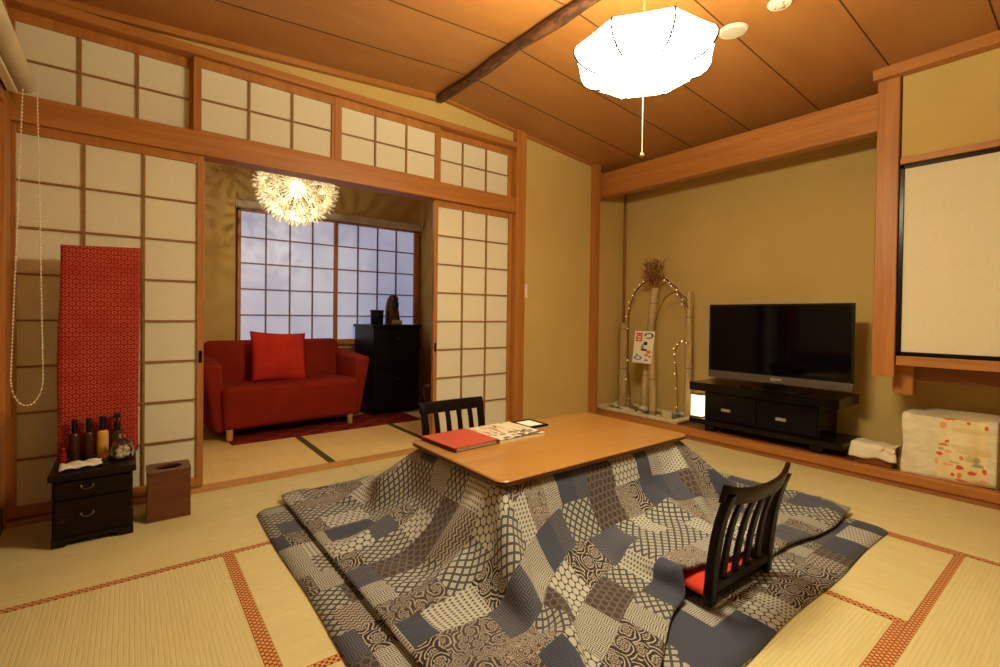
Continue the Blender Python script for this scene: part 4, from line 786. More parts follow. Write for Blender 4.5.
2,-2,4,-2,-2,2,-1,6,-7,2,8,2,74,4,-20,14,-13,1,0,0,0,0,0,0,0,1,3,-75,0,0,8,-8,1,6,-7,11,-12,8,-8,7,-7,1,4,-4,9,-9,7,-6,10,-11,1,16,2,-2,-12,9,-1,-12,8,-11,
0,16,6,3,-2,-3,-1,-13,17,-15,5,-8,0,-2,0,-2,2,0,-2,4,-5,3,2,-5,7,-5,1,0,1,10,64,-10,11,2,-8,-1,1,0,0,0,0,0,0,1,3,-65,1,-7,5,-8,5,-5,0,14,-13,4,-5,8,-8,0,
0,0,11,-12,1,5,11,-15,9,-6,12,9,-8,6,-1,-3,-19,-4,1,2,9,12,-6,-10,-4,17,10,-6,-19,-2,0,0,0,0,-2,0,3,-3,2,1,-3,4,-2,0,-1,0,0,12,54,-2,12,1,-6,0,0,0,0,0,0,0,
0,1,3,-51,-15,1,-5,-4,0,0,0,17,-15,-2,0,8,-8,0,0,0,12,-6,-7,14,3,-3,-14,1,2,19,7,3,0,-5,-13,-17,1,11,6,3,-12,-5,0,3,20,9,-18,-16,2,-2,2,0,0,-1,-2,4,-1,0,0,-2,
2,-2,2,-1,1,14,43,12,6,-3,-2,0,0,0,0,0,0,0,0,0,4,-39,-19,-11,-4,-1,0,0,2,17,-14,-5,0,7,-7,0,0,0,12,-12,-1,4,10,-11,-1,5,8,-14,7,13,9,-1,-18,-12,-2,2,13,-1,-11,1,
0,0,12,17,7,-17,-21,1,-1,3,0,-2,0,0,2,-3,2,0,0,0,0,0,1,15,33,19,3,-1,-1,1,0,0,1,-1,0,0,0,-1,4,-21,-21,-19,-9,-3,0,0,3,19,-7,-15,0,5,-5,0,0,0,11,-12,6,-6,
0,6,13,0,-18,0,-1,6,16,5,-10,-18,0,10,-9,0,1,0,0,0,6,12,13,8,-19,-20,-1,2,-3,3,-3,1,-1,2,-1,1,0,0,0,0,4,14,23,25,5,-1,0,0,0,0,0,0,0,0,0,-4,7,-8,-21,-20,
-15,-6,-3,0,5,18,-1,-18,-4,2,-2,0,0,0,10,-10,-1,0,1,18,2,-20,0,-1,0,1,7,17,-16,-11,0,12,-9,0,0,0,0,2,7,7,8,9,10,-20,-20,-5,1,-1,2,-2,2,0,0,-1,1,0,0,1,6,15,
24,20,5,-1,0,0,0,0,1,-1,0,0,0,-4,9,1,-20,-22,-16,-9,-5,-2,4,15,8,-19,-10,0,0,0,0,0,8,-8,0,-1,1,21,-20,-2,0,0,0,1,0,9,10,-23,2,9,2,-11,2,0,6,11,8,5,11,6,
7,-9,-19,-19,-12,4,-1,0,0,2,-1,1,1,1,2,3,5,12,22,20,5,0,0,-1,0,1,-1,0,1,-1,0,-3,6,11,-17,-23,-17,-10,-8,-3,2,13,13,-18,-12,-4,0,0,0,0,6,-6,-1,0,0,17,-18,18,-17,0,
0,0,3,5,11,-22,1,2,5,10,-10,8,14,9,6,4,3,-1,-9,13,-3,-19,-14,-18,3,-2,2,2,3,2,3,2,2,2,2,9,22,15,6,-2,-2,1,1,1,1,0,0,0,0,1,10,12,-15,-24,-16,-12,-2,-5,-6,8,
17,-9,-18,-7,-4,0,0,0,3,-3,0,0,-1,7,19,-4,-22,0,1,8,3,6,1,-21,0,15,8,2,-6,16,2,-1,-2,-3,-6,-1,0,10,15,5,-16,-17,-19,7,3,4,4,4,4,3,0,0,-1,4,13,18,-4,0,1,1,
0,1,1,1,2,3,4,7,13,10,-14,-23,-14,-6,5,-2,-14,-7,13,1,-21,-8,-5,-6,-1,0,0,0,0,2,11,19,5,-25,-13,0,9,-5,2,15,-16,-7,0,4,19,8,2,-14,-4,-4,-4,-4,-1,1,5,12,10,17,4,-25,
-8,2,6,6,7,5,4,2,0,-2,-3,0,3,8,13,-7,1,1,1,1,1,2,4,5,5,9,10,12,-14,-21,-10,-2,8,1,-12,-16,-3,8,-17,0,-14,-8,-9,0,3,4,4,12,16,14,-7,-26,-18,3,-7,-1,4,15,-17,-5,
1,2,21,-2,-10,-6,-2,-1,1,0,-1,25,-3,-3,6,9,22,-21,-4,5,7,10,5,6,4,3,0,-2,-4,-2,0,2,3,4,4,2,0,0,1,1,3,5,6,9,14,4,-18,-14,-4,-1,9,6,-9,-16,-14,-4,-4,1,-13,-9,
6,-3,0,0,2,17,15,2,-11,-13,-17,-23,6,-11,1,6,8,-18,1,17,-13,-2,-1,1,0,0,0,0,1,24,26,-3,-8,1,19,-14,2,9,7,12,5,7,5,3,-1,0,-3,-4,0,1,4,4,1,2,0,1,-2,0,2,4,
4,7,14,-3,-16,-7,-1,2,8,7,-2,-15,-15,-9,-5,-2,-11,2,7,0,-1,-3,-5,15,-1,-16,-27,7,0,-7,-22,3,1,8,-8,-17,0,6,12,-15,0,0,0,0,-1,1,5,31,29,9,-4,-9,-2,3,8,13,7,8,10,7,
6,3,1,-1,-2,-3,0,0,3,4,2,1,1,-4,0,-2,1,3,2,3,10,-12,-4,-1,1,0,7,9,2,-11,-15,-12,-7,-6,-2,5,7,1,-1,-4,-5,-5,-21,-26,-27,0,3,-8,16,3,-2,-6,-9,-16,-1,2,13,1,-13,1,
0,0,0,0,13,32,32,18,2,-7,-3,2,8,9,10,9,11,7,6,4,3,1,-3,-2,0,-1,3,2,2,1,-2,0,-3,1,1,2,1,-1,-1,-1,-2,-1,-1,0,5,8,6,-6,-14,-13,-8,-6,1,7,5,2,-12,-14,-15,-20,
-26,-28,-17,-5,-3,0,1,19,-7,-6,-8,0,-1,3,5,9,-4,-11,1,0,-1,4,17,33,33,28,9,-2,-4,0,8,9,10,12,8,8,8,5,4,1,-1,-3,-1,0,1,3,1,1,-2,-1,-1,1,1,2,-1,1,-1,-3,-3,-2,
-2,0,1,8,7,-1,-14,-12,-10,-4,4,6,2,-22,-33,-19,-14,-21,-26,-21,-8,-4,1,-1,1,-2,16,1,-5,-14,2,2,9,-1,-3,1,-6,0,1,7,20,35,33,32,19,3,-4,2,6,10,10,12,8,9,7,7,5,1,0,-1,
-2,0,1,1,2,0,0,-1,-1,1,1,0,1,1,-1,-4,-3,-3,-2,-3,1,2,8,2,-11,-14,-8,-3,4,4,-15,-31,-33,-31,-25,-21,-18,-12,-8,-1,0,0,0,7,-8,11,-11,-2,-1,11,-7,0,0,0,0,0,5,11,19,32,
36,34,29,13,-2,1,8,8,12,11,9,9,8,8,4,2,0,0,-1,1,0,1,0,1,0,0,0,0,0,2,0,0,0,-5,-2,-3,-2,-3,-3,-2,4,6,-10,-12,-8,-3,6,-9,-30,-33,-35,-30,-27,-21,-19,-13,-7,0,0,0,
0,1,11,-13,0,-1,-1,1,9,-8,1,0,0,4,7,13,21,27,35,36,37,25,0,5,7,10,11,12,10,11,8,5,3,2,0,0,0,1,0,0,1,0,1,0,0,0,0,0,0,1,-1,-2,-1,-2,-2,-3,-4,-1,-4,5,
-10,-8,-7,-3,-1,-30,-34,-34,-34,-29,-27,-23,-19,-13,-6,0,0,0,0,0,3,8,-12,-1,0,10,-8,-1,1,1,4,5,9,13,22,24,33,36,37,37,21,1,7,10,12,12,8,7,5,2,2,1,0,0,0,0,0,0,0,0,
1,-1,1,0,0,0,0,0,0,-1,-1,-1,-1,-2,-1,-1,0,0,-5,-4,-8,-5,-29,-35,-34,-33,-32,-30,-26,-23,-20,-14,-4,0,0,0,0,0,-1,11,-11,-2,0,1,8,13,-4,3,2,3,5,11,22,25,30,34,38,39,35,14,
8,8,9,5,6,2,0,0,0,-2,0,0,0,0,0,1,0,-1,0,0,0,0,0,1,0,0,0,-1,1,0,-1,1,0,0,0,-1,-1,1,-9,-24,-31,-35,-34,-31,-31,-29,-27,-25,-20,-13,-3,0,0,0,-1,1,0,2,8,-13,
0,17,11,7,5,5,4,-1,-1,6,15,27,29,33,35,37,37,35,9,4,4,2,-3,0,-2,0,0,0,0,0,0,0,0,0,0,0,0,0,0,0,0,0,0,0,0,0,0,0,0,0,0,0,0,0,-1,2,-8,-27,-32,-34,
-33,-31,-31,-29,-27,-25,-21,-12,0,2,3,2,0,-6,-4,7,-8,-2,0,2,9,14,3,1,18,14,6,6,3,21,32,33,36,37,40,29,13,1,-2,-2,1,0,0,0,0,0,0,0,0,0,0,0,0,0,0,0,0,0,0,0,
0,0,0,0,0,0,0,0,0,0,0,0,0,0,-8,-26,-32,-32,-33,-32,-32,-30,-27,-24,-20,-13,-3,0,1,2,6,4,-11,-3,-1,-1,0,9,-6,3,4,8,20,14,14,13,13,9,35,34,35,37,35,29,12,-5,2,0,0,0,
0,-1,1,0,0,0,0,0,0,0,0,0,0,0,0,0,0,0,0,0,0,0,0,0,0,0,0,0,0,0,0,1,-9,-25,-32,-34,-33,-33,-31,-28,-28,-24,-19,-13,-4,0,0,0,0,4,7,-2,-11,0,-2,3,0,2,2,2,
9,12,14,16,20,34,34,36,34,35,32,23,10,-2,0,0,0,-1,0,1,0,0,0,0,0,0,0,0,0,0,0,0,0,0,0,0,0,0,0,0,0,0,0,0,0,0,0,0,0,1,-9,-24,-33,-34,-34,-31,-30,-31,-27,-23,
-20,-12,-5,0,0,0,0,0,0,3,5,-11,1,10,4,0,0,0,-5,7,15,27,32,33,35,33,32,30,26,27,10,-2,0,-1,1,0,-1,1,0,0,0,0,0,0,0,0,0,0,0,0,0,0,0,0,0,0,0,0,0,0,
0,0,0,0,0,0,0,1,-9,-24,-32,-35,-33,-33,-30,-28,-27,-23,-20,-13,-6,0,0,0,0,0,-1,7,-7,-3,1,2,7,-6,0,0,0,5,28,34,32,31,30,29,27,27,34,27,10,-2,-1,0,0,1,0,-1,1,0,0,0,
0,0,0,0,0,0,0,0,0,0,0,0,0,0,0,0,0,0,0,0,0,0,0,0,0,0,-8,-24,-33,-33,-34,-31,-30,-30,-26,-23,-19,-14,-7,0,0,0,0,0,0,-1,0,-2,0,8,-5,0,0,0,0,3,32,29,30,29,
28,28,28,34,36,26,11,-3,0,-1,1,0,1,-1,0,1,0,0,0,0,0,0,0,0,0,0,0,0,0,0,0,0,0,0,0,0,0,0,0,0,0,0,0,0,-8,-24,-32,-34,-33,-33,-29,-29,-25,-23,-18,-15,-8,1,4,2,
1,2,0,-1,-3,-9,-2,3,1,0,0,0,0,3,22,28,29,31,29,29,34,35,36,27,11,-2,-1,0,0,1,-1,0,0,1,0,0,0,0,0,0,0,0,0,0,0,0,0,0,0,0,0,0,0,0,0,0,0,0,0,0,
0,0,-8,-23,-33,-35,-32,-31,-30,-28,-24,-23,-19,-14,-10,-2,0,0,0,0,-1,1,-1,-3,1,10,4,0,-1,-1,-2,-3,19,26,28,29,30,32,35,36,37,26,12,-2,0,0,-1,1,0,-1,1,0,0,0,0,0,0,0,0,0,
0,0,0,0,0,0,0,0,0,0,0,0,0,0,0,0,0,0,0,1,-9,-24,-32,-34,-33,-31,-26,-26,-26,-23,-21,-16,-8,-4,0,0,0,0,0,0,-1,-1,-1,2,1,0,0,0,0,7,18,22,27,30,30,33,34,37,39,25,
12,-3,1,0,0,-1,1,0,-1,1,0,0,0,0,0,0,0,0,0,0,0,0,0,0,0,0,0,0,0,0,0,0,0,0,0,0,0,0,-8,-24,-31,-35,-33,-31,-29,-21,-22,-23,-21,-21,-7,-4,-2,0,0,2,2,2,-1,-8,
-1,8,0,-4,0,0,0,9,17,22,26,28,30,34,36,36,38,26,12,-2,-1,1,0,-1,1,0,-1,1,0,0,0,0,0,0,0,0,0,0,0,0,0,0,0,0,0,0,0,0,0,0,0,0,0,0,0,0,-8,-23,-32,-34,
-33,-33,-29,-26,-24,-23,-18,-9,-6,-4,-4,-3,-3,-1,0,1,-1,-2,0,2,1,0,0,0,1,10,20,21,22,27,31,34,34,38,38,26,11,-1,0,-1,1,0,-1,1,0,0,0,0,0,0,0,0,0,0,0,0,0,0,0,0,
0,0,0,0,0,0,0,0,0,0,0,0,0,1,-9,-22,-33,-35,-32,-32,-30,-29,-26,-20,-8,-4,-2,-3,-4,-4,-4,-2,-9,-4,-2,-3,1,2,0,1,0,0,5,11,16,20,24,27,30,33,34,38,38,26,12,-3,1,0,-1,1,
0,0,0,0,0,0,0,0,0,0,0,0,0,0,0,0,0,0,0,0,0,0,0,0,0,0,0,0,0,0,0,1,-9,-23,-32,-34,-33,-33,-30,-30,-28,-4,-4,-4,-5,-4,-4,-4,-3,-3,-3,-5,-6,-15,1,9,2,0,-2,-3,
5,11,16,20,21,26,30,33,36,36,38,26,11,-1,0,0,0,-1,1,0,0,0,0,0,0,0,0,0,0,0,0,0,0,0,0,0,0,0,0,0,0,0,0,0,0,0,0,0,0,1,-8,-24,-32,-34,-33,-33,-31,-29,-25,-19,
-9,-6,-3,-5,-3,-5,-4,-4,-3,-3,-1,-3,1,2,0,1,2,4,8,11,14,18,22,25,29,33,36,36,37,27,11,-1,0,-1,1,0,-1,1,0,0,0,0,0,0,0,0,0,0,0,0,0,0,0,0,0,0,0,0,0,0,
0,0,0,0,0,0,0,1,-8,-23,-34,-34,-33,-32,-31,-27,-25,-20,-17,-13,-6,-4,-4,-2,-1,1,0,0,4,-7,1,9,-8,5,6,7,8,8,11,16,19,25,29,34,34,37,38,25,12,-1,-2,1,0,1,0,-1,1,0,0,0,
0,0,0,0,0,0,0,0,0,0,0,0,0,0,0,0,0,0,0,0,0,0,0,0,0,1,-8,-23,-34,-34,-34,-31,-30,-27,-17,-19,-21,-24,-8,-3,0,0,0,0,0,0,-1,-3,1,2,21,6,6,6,5,4,9,9,19,19,
28,33,37,36,38,26,12,-1,-1,0,0,0,1,0,0,0,0,0,0,0,0,0,0,0,0,0,0,0,0,0,0,0,0,0,0,0,0,0,0,0,0,0,0,1,-8,-23,-33,-35,-32,-30,-29,-30,-26,-24,-20,-16,-6,-1,0,0,
1,3,2,1,-2,-7,-1,17,-6,13,12,11,11,8,7,5,22,18,13,34,37,37,38,27,12,-1,0,-1,0,0,1,0,0,0,0,0,0,0,0,0,0,0,0,0,0,0,0,0,0,0,0,0,0,0,0,0,0,0,0,0,
0,1,-8,-24,-31,-32,-28,-30,-29,-29,-29,-32,-24,-12,-5,0,0,0,0,0,1,-1,-1,-1,-1,2,11,-6,10,12,17,14,15,13,11,9,22,34,37,38,38,27,12,-1,0,-1,1,-1,0,1,0,0,0,0,0,0,0,0,0,0,
0,0,0,0,0,0,0,0,0,0,0,0,0,0,0,0,0,0,0,1,-8,-22,-30,-31,-33,-30,-31,-32,-31,-29,-20,-13,-3,0,0,0,0,0,0,0,-1,-2,0,9,-6,0,4,7,12,12,13,14,14,22,30,33,36,37,39,29,
10,0,0,1,0,0,0,-1,0,0,0,0,0,1,0,0,0,0,0,0,0,0,0,0,0,0,0,0,0,0,0,-1,0,1,0,0,1,0,-9,-25,-33,-32,-32,-31,-32,-30,-29,-26,-21,-13,-1,0,0,0,4,2,1,1,-2,-9,
0,2,0,1,2,4,7,9,13,16,20,26,32,33,34,37,39,31,11,-1,-1,0,-1,-2,-2,-2,-1,-1,0,0,0,0,0,0,0,-1,0,0,0,0,0,0,0,-1,0,1,0,1,0,1,0,1,0,1,1,1,-6,-23,-32,-35,
-32,-33,-30,-31,-26,-26,-21,-12,-1,0,0,0,0,0,0,0,-1,-2,1,1,1,4,3,5,1,4,9,19,23,28,32,34,35,36,38,30,5,-3,-3,-3,-4,-5,-3,-4,-1,-3,1,-1,0,0,0,0,0,0,-1,-1,0,1,1,-1,
-1,1,-1,0,2,0,1,2,1,0,2,3,-1,-2,1,-5,-30,-34,-35,-33,-32,-30,-26,-25,-22,-11,-1,0,0,0,0,0,0,-1,0,-2,1,11,3,2,0,0,0,-1,7,19,26,31,34,37,36,38,37,5,-5,-3,-5,-6,-4,-4,
-4,-3,-3,-1,-1,0,0,0,1,0,-1,-1,0,-1,2,0,1,0,1,-2,-1,0,1,0,2,2,0,2,1,8,-4,-5,0,5,-6,-32,-35,-34,-34,-30,-28,-24,-20,-11,4,3,2,2,1,0,0,-1,-3,-12,0,2,1,0,0,0,
1,3,10,21,32,35,36,35,37,35,12,-4,-7,-2,-2,-6,-7,-4,-4,-3,-3,-2,-1,-1,2,0,0,1,-2,0,-1,1,-1,2,2,1,0,-1,-2,1,0,-1,1,1,2,1,8,5,-4,-7,-1,5,5,-14,-32,-34,-35,-32,-27,-24,
-19,-11,-1,0,0,0,0,1,5,-7,0,-1,0,2,-1,1,0,0,0,0,7,34,34,33,35,35,31,20,2,-9,-5,-2,0,-8,-7,-5,-5,-3,-2,-3,0,0,1,1,-1,-1,1,-1,-2,1,1,1,2,1,0,-1,0,0,-1,0,
0,0,2,4,8,7,-7,-8,-2,4,9,0,-20,-32,-35,-34,-28,-23,-17,-10,-2,0,0,0,0,-1,0,7,-7,-2,-1,8,3,-1,-3,-3,0,0,6,29,33,37,36,33,25,7,-7,-7,-4,0,0,-8,-8,-6,-4,-5,-1,-2,-1,1,
0,1,3,-3,-2,1,-2,0,1,1,2,4,-1,-1,0,-1,-2,-1,1,0,1,7,9,5,-8,-8,-2,1,8,9,-4,-28,-32,-34,-31,-21,-14,-10,-3,0,0,0,-1,8,4,2,-4,-11,-1,2,6,-5,0,0,0,0,6,25,33,36,
36,31,16,-4,-10,-6,-2,0,0,-9,-7,-4,2,-11,-3,-1,-2,1,2,2,-1,1,4,-8,-1,-1,1,1,2,3,0,1,-1,-1,-2,-1,0,-1,1,8,12,2,-10,-7,-3,-1,6,12,7,-17,-27,-32,-34,-19,-11,-9,-5,0,0,0,
0,1,12,-8,-6,-2,0,9,-7,1,0,0,0,0,6,22,30,33,37,30,-1,-10,-7,-5,-1,-2,1,-6,-8,0,5,-11,-6,-3,-1,0,1,3,1,3,6,-9,-6,-2,0,1,2,4,-1,3,-3,0,-1,0,-3,-2,3,13,8,-3,
-10,-7,-2,-2,2,10,13,0,-22,-33,-30,-11,-10,-10,-7,-3,0,1,0,-1,5,10,-14,-4,0,2,11,-7,-2,0,0,0,7,20,26,30,35,24,-12,-10,-8,-3,-1,-1,-1,-6,-4,1,8,-8,-10,-2,-1,-2,2,2,3,3,7,-6,
-11,-3,-2,2,0,2,3,-1,2,-1,-1,-1,-4,-2,3,15,5,-9,-8,-4,-3,-2,-1,8,14,11,-12,-30,-2,-14,-13,-9,0,-12,-8,-6,1,4,14,-10,-10,-2,1,9,5,3,-9,-3,-2,0,7,22,23,35,22,17,-4,-19,-15,-3,
-1,-3,-3,-3,-2,5,8,-5,-9,-3,0,1,8,-8,2,3,6,-2,-13,-6,-2,-1,1,1,3,0,1,0,0,-2,-5,-1,1,18,-2,-10,-7,-3,-2,0,-3,-1,15,13,11,-11,-18,7,-12,-9,5,-8,-7,-8,-13,11,5,-5,-10,-16,
2,1,1,3,12,-5,-10,1,26,22,22,19,-11,22,7,-18,-22,-6,-3,-1,-4,-2,-1,8,8,-1,-8,1,1,0,11,-11,0,3,-1,2,-11,-11,-3,-1,1,1,2,2,2,-2,0,-3,3,13,-18,11,-6,-10,-1,-3,-2,0,-2,0,
1,14,11,13,-12,11,0,-5,-18,7,-13,-19,14,0,-1,-11,-18,-3,1,12,6,-12,-4,7,-9,25,17,17,12,8,-8,7,15,-20,-24,-7,-2,-2,-2,-2,-1,7,9,3,-6,1,2,2,15,-14,0,-1,-1,-1,-10,-9,-4,-2,1,1,
3,1,1,0,-1,2,16,5,-25,-5,-4,0,0,-4,-1,0,0,-3,-1,0,15,10,12,14,-1,-17,-7,12,-22,-17,2,2,11,-7,-17,-1,0,4,9,10,-20,-1,22,-10,6,9,17,16,9,6,-12,-11,-25,-4,-1,-1,-2,-2,-1,3,
5,9,1,-4,3,6,15,-4,-17,-2,0,0,-10,-5,-2,3,-4,1,1,1,1,1,1,11,17,-6,-23,-8,-4,0,-1,1,5,-7,-1,-1,-1,0,-1,3,16,13,12,-17,4,14,-21,-20,-3,1,13,-10,6,-13,0,14,7,7,-19,13,
-5,-13,6,14,-9,13,16,7,4,-25,-14,-5,-1,1,-1,0,7,-8,2,2,9,-3,4,7,10,8,-20,-8,-3,0,-7,-1,-1,8,-3,-5,2,-1,2,1,5,15,14,-14,-20,-7,-2,0,0,9,-4,-5,0,0,0,0,0,0,11,-11,
12,26,3,1,-20,-21,-2,0,-1,19,-13,-6,-2,3,3,4,14,-21,1,13,7,-3,-17,0,6,6,17,-17,13,-15,-10,0,0,4,9,-6,-7,0,2,3,7,10,16,0,-20,-9,-4,-4,0,0,1,8,1,-8,-2,1,1,1,8,19,
6,-18,-16,-3,0,0,0,10,-8,-2,0,0,0,0,0,9,-10,1,-2,25,11,3,-22,-15,0,-1,0,7,12,-21,-1,14,4,-14,0,0,21,6,-15,-12,0,0,0,-1,-1,27,6,-17,-15,1,0,1,11,-2,-10,0,0,1,6,13,
16,-6,-18,-9,-3,0,0,0,0,5,7,-11,-1,1,-1,1,10,19,-1,-20,-9,0,0,0,0,11,-11,0,0,0,0,0,2,9,-11,1,10,-12,13,18,-20,-10,0,-1,7,13,-2,-21,1,14,6,-14,-4,18,7,0,-15,-9,0,0,
0,-1,0,11,24,-16,-20,2,0,0,11,1,-12,0,0,-1,4,13,17,-12,-15,-6,0,0,0,0,0,3,9,-12,0,3,-3,-1,10,20,-8,-19,-2,1,-1,0,0,12,-12,0,0,0,-1,1,13,-6,-2,9,-14,-1,0,20,-5,-14,
0,7,12,6,-20,-9,2,0,19,-1,-12,1,15,2,-7,-14,-1,0,0,0,-1,10,23,-13,-21,2,4,-5,12,1,-12,0,0,0,0,12,17,-10,-17,-2,0,0,0,0,0,1,11,-12,0,5,-5,-1,7,20,-15,-11,0,4,-4,0,
0,12,-12,0,0,-1,6,-2,14,2,-5,-15,0,11,-11,1,11,-12,9,16,6,-11,-19,-3,0,3,6,16,-2,-17,-2,3,12,-12,-2,4,3,-9,-1,10,20,-11,-20,2,8,-9,4,10,-12,4,-3,0,-3,9,17,-8,-17,0,3,-3,
3,-4,0,1,12,-12,0,7,-7,0,3,19,-17,-6,1,5,-5,2,-3,13,-12,0,0,10,2,-4,9,-15,-3,12,-4,8,-12,-5,1,11,18,2,-2,-18,-12,0,-2,4,7,14,0,-8,-14,1,0,13,-7,5,-11,1,9,-2,19,-17,
0,-11,11,-8,-3,11,-4,-8,10,-1,-9,13,10,-6,-16,1,6,-5,4,-5,0,0,11,-12,0,8,-7,6,-5,17,-18,0,0,5,-5,4,-5,13,-5,-8,9,-6,11,2,-15,0,10,-6,14,3,-12,-2,12,8,-12,5,3,-15,2,-13,
0,14,4,0,-1,-15,0,5,-5,0,12,-11,-1,9,-10,15,-1,1,-15,10,-10,9,-8,-1,10,-9,-1,10,-2,-8,15,-12,5,-7,0,7,-7,0,4,-4,9,-9,0,7,-7,6,-7,14,-13,4,-4,5,-5,5,-5,9,-10,9,-8,0,
12,-12,1,-2,9,-9,13,-6,14,1,0,-12,-7,1,13,-2,-14,-2,1,-1,1,-2,0,2,-2,1,-1,1,0,1,0,-1,0,1,-1,0,0,-1,1,0,1,-1,1,-1,0,0,0,0,0,1,0,0,-2,2,-1,-1,1,-1,2,-1,
1,-1,0,0,1,-1,0,1,0,0,-1,-1,1,1,-1,0,-1,1,-1,2,-1,-1,0,2,0,-1,0,-1,1,-1,2,-1,0,-1,0,0)
n = QNX*QNY
co = []
for a in range(3):
    acc = 0; col_ = []
    for i in range(n): acc += d[a*n+i]; col_.append(acc*.001)
    co.append(col_)
me = bpy.data.meshes.new('kotatsu_quilt')
me.from_pydata(list(zip(*co)), [], [(j*QNX+i, j*QNX+i+1, (j+1)*QNX+i+1, (j+1)*QNX+i) for j in range(QNY-1) for i in range(QNX-1)])
uvl = me.uv_layers.new(name='UVMap')
for lp in me.loops: i = lp.vertex_index; uvl.data[lp.index].uv = ((i % QNX)*QSP, (i//QNX)*QSP)
for p in me.polygons: p.use_smooth = True
q = bpy.data.objects.new('kotatsu_quilt', me); COL.objects.link(q); me.materials.append(patch)
md = q.modifiers.new('thick', 'SOLIDIFY'); md.thickness = .018; md.offset = 0
md = q.modifiers.new('smooth', 'SUBSURF'); md.levels = 1; md.render_levels = 2
tag(q, 'navy and cream patchwork quilt draped from under the low table top', 'quilt')
# pad under the quilt
mb = MB(); PX0, PX1, PY0, PY1 = .495, 2.865, .645, 2.635
nx, ny = 50, 42
r2 = random.Random(3)
def padz(i, j):
    x = PX0+(PX1-PX0)*i/(nx-1); y = PY0+(PY1-PY0)*j/(ny-1)
    e = min(x-PX0, PX1-x, y-PY0, PY1-y)
    w = .004*sin(7*y+2*sin(3*x)) if e < .05 else 0
    x += w if (x-PX0 < .1 or PX1-x < .1) else 0; y += .006*sin(8*x) if (y-PY0 < .08) else 0
    # rounded corners
    for cx, cy in ((PX0, PY0), (PX0, PY1), (PX1, PY0), (PX1, PY1)):
        dd = abs(x-cx)+abs(y-cy)
        if dd < .05: x += (.05-dd)*.45*(1 if cx < 1.5 else -1); y += (.05-dd)*.45*(1 if cy < 1.5 else -1)
    z = .014+.003*sin(9*x+1)*sin(8*y) if e > .03 else .008+.2*e
    return (x, y, z)
mb.grid(padz, nx, ny)
pd = mb.build('floor_pad', patch2, smooth=180)
uvl = pd.data.uv_layers.new(name='UVMap')
for lp in pd.data.loops: v = pd.data.vertices[lp.vertex_index].co; uvl.data[lp.index].uv = (v.x, v.y)
md = pd.modifiers.new('thick', 'SOLIDIFY'); md.thickness = .006; md.offset = -1
tag(pd, 'thin patchwork floor pad lying on the tatami under the quilt', 'floor pad')

# ================================================================== LEGLESS CHAIRS
chair_w = plain('chair_lacquer', (.008, .0035, .0025), rough=.3, spec=.15, var=.3)
def loft(mb, secs):
    """secs: list of 4-point rings"""
    R = [[mb.bm.verts.new(p) for p in s] for s in secs]
    for A, B in zip(R, R[1:]):
        for k in range(4): mb.bm.faces.new((A[k], A[(k+1) % 4], B[(k+1) % 4], B[k]))
    mb.bm.faces.new(R[0][::-1]); mb.bm.faces.new(R[-1])
def bev(mb, w):
    bmesh.ops.recalc_face_normals(mb.bm, faces=mb.bm.faces[:])
    es = [e for e in mb.bm.edges if len(e.link_faces) == 2 and e.calc_face_angle(0) > .7]
    bmesh.ops.bevel(mb.bm, geom=es, offset=w, segments=2, affect='EDGES', profile=.5); return mb
prof = [(.006, .0), (.002, .053), (-.002, .115), (-.008, .177), (-.016, .238), (-.028, .30), (-.044, .357), (-.058, .397)]
def bow(x): return -.030*(1-(x/.215)**2)
def stick(x, w, th, bw, zs, zbot=0.0):
    mb = MB(); secs = []
    for i, (y, z) in enumerate(prof):
        f = i/(len(prof)-1)
        z = (zbot+z*(1-zbot/.397))*zs
        yy = y+bow(x)*bw*f**1.5
        ww = w*(1.15-.25*f)
        secs.append([(x-ww/2, yy-th/2, z), (x+ww/2, yy-th/2, z), (x+ww/2, yy+th/2, z), (x-ww/2, yy+th/2, z)])
    loft(mb, secs); return bev(mb, .003)
def make_chair(label, loc, rz, flare, bw, zs):
    t = thing('legless_chair', label, 'chair', loc, rz, 'legless floor chairs at the low table')
    for s in (-1, 1): stick(s*.196, .036, .030, bw, zs).build('back_post', chair_w, t, local=True, smooth=40)
    for x in (-.118, -.039, .039, .118): stick(x, .030, .014, bw, zs, zbot=.05).build('back_slat', chair_w, t, local=True, smooth=40)
    mb = MB(); secs = []
    for i in range(17):
        x = -.222+.444*i/16; f = abs(x/.222)
        y0 = -.058+bow(x)*bw; zt = .408+flare*f**3; zb = .352+flare*.6*f**3
        th = .020
        zt *= zs; zb *= zs; secs.append([(x, y0+.014-th/2, zb), (x, y0+.014+th/2, zb), (x, y0+th/2-.004, zt), (x, y0-th/2-.004, zt)])
    loft(mb, secs); bev(mb, .004).build('top_rail', chair_w, t, local=True, smooth=40)
    mb = MB().box((-.19, -.012, .045), (.19, .010, .075), .003); mb.build('lower_rail', chair_w, t, local=True)
    mb = MB(); mb.grid(lambda i, j: ((-.195+.39*i/10)*(1-.06*(j/8)**2), .012+.37*j/8, .022-.008*cos(pi*(i/10-.5))*(1-j/8)+.004*(j/8)), 11, 9)
    s = mb.build('seat', chair_w, t, local=True, smooth=60)
    md = s.modifiers.new('thick', 'SOLIDIFY'); md.thickness = .012
    return t
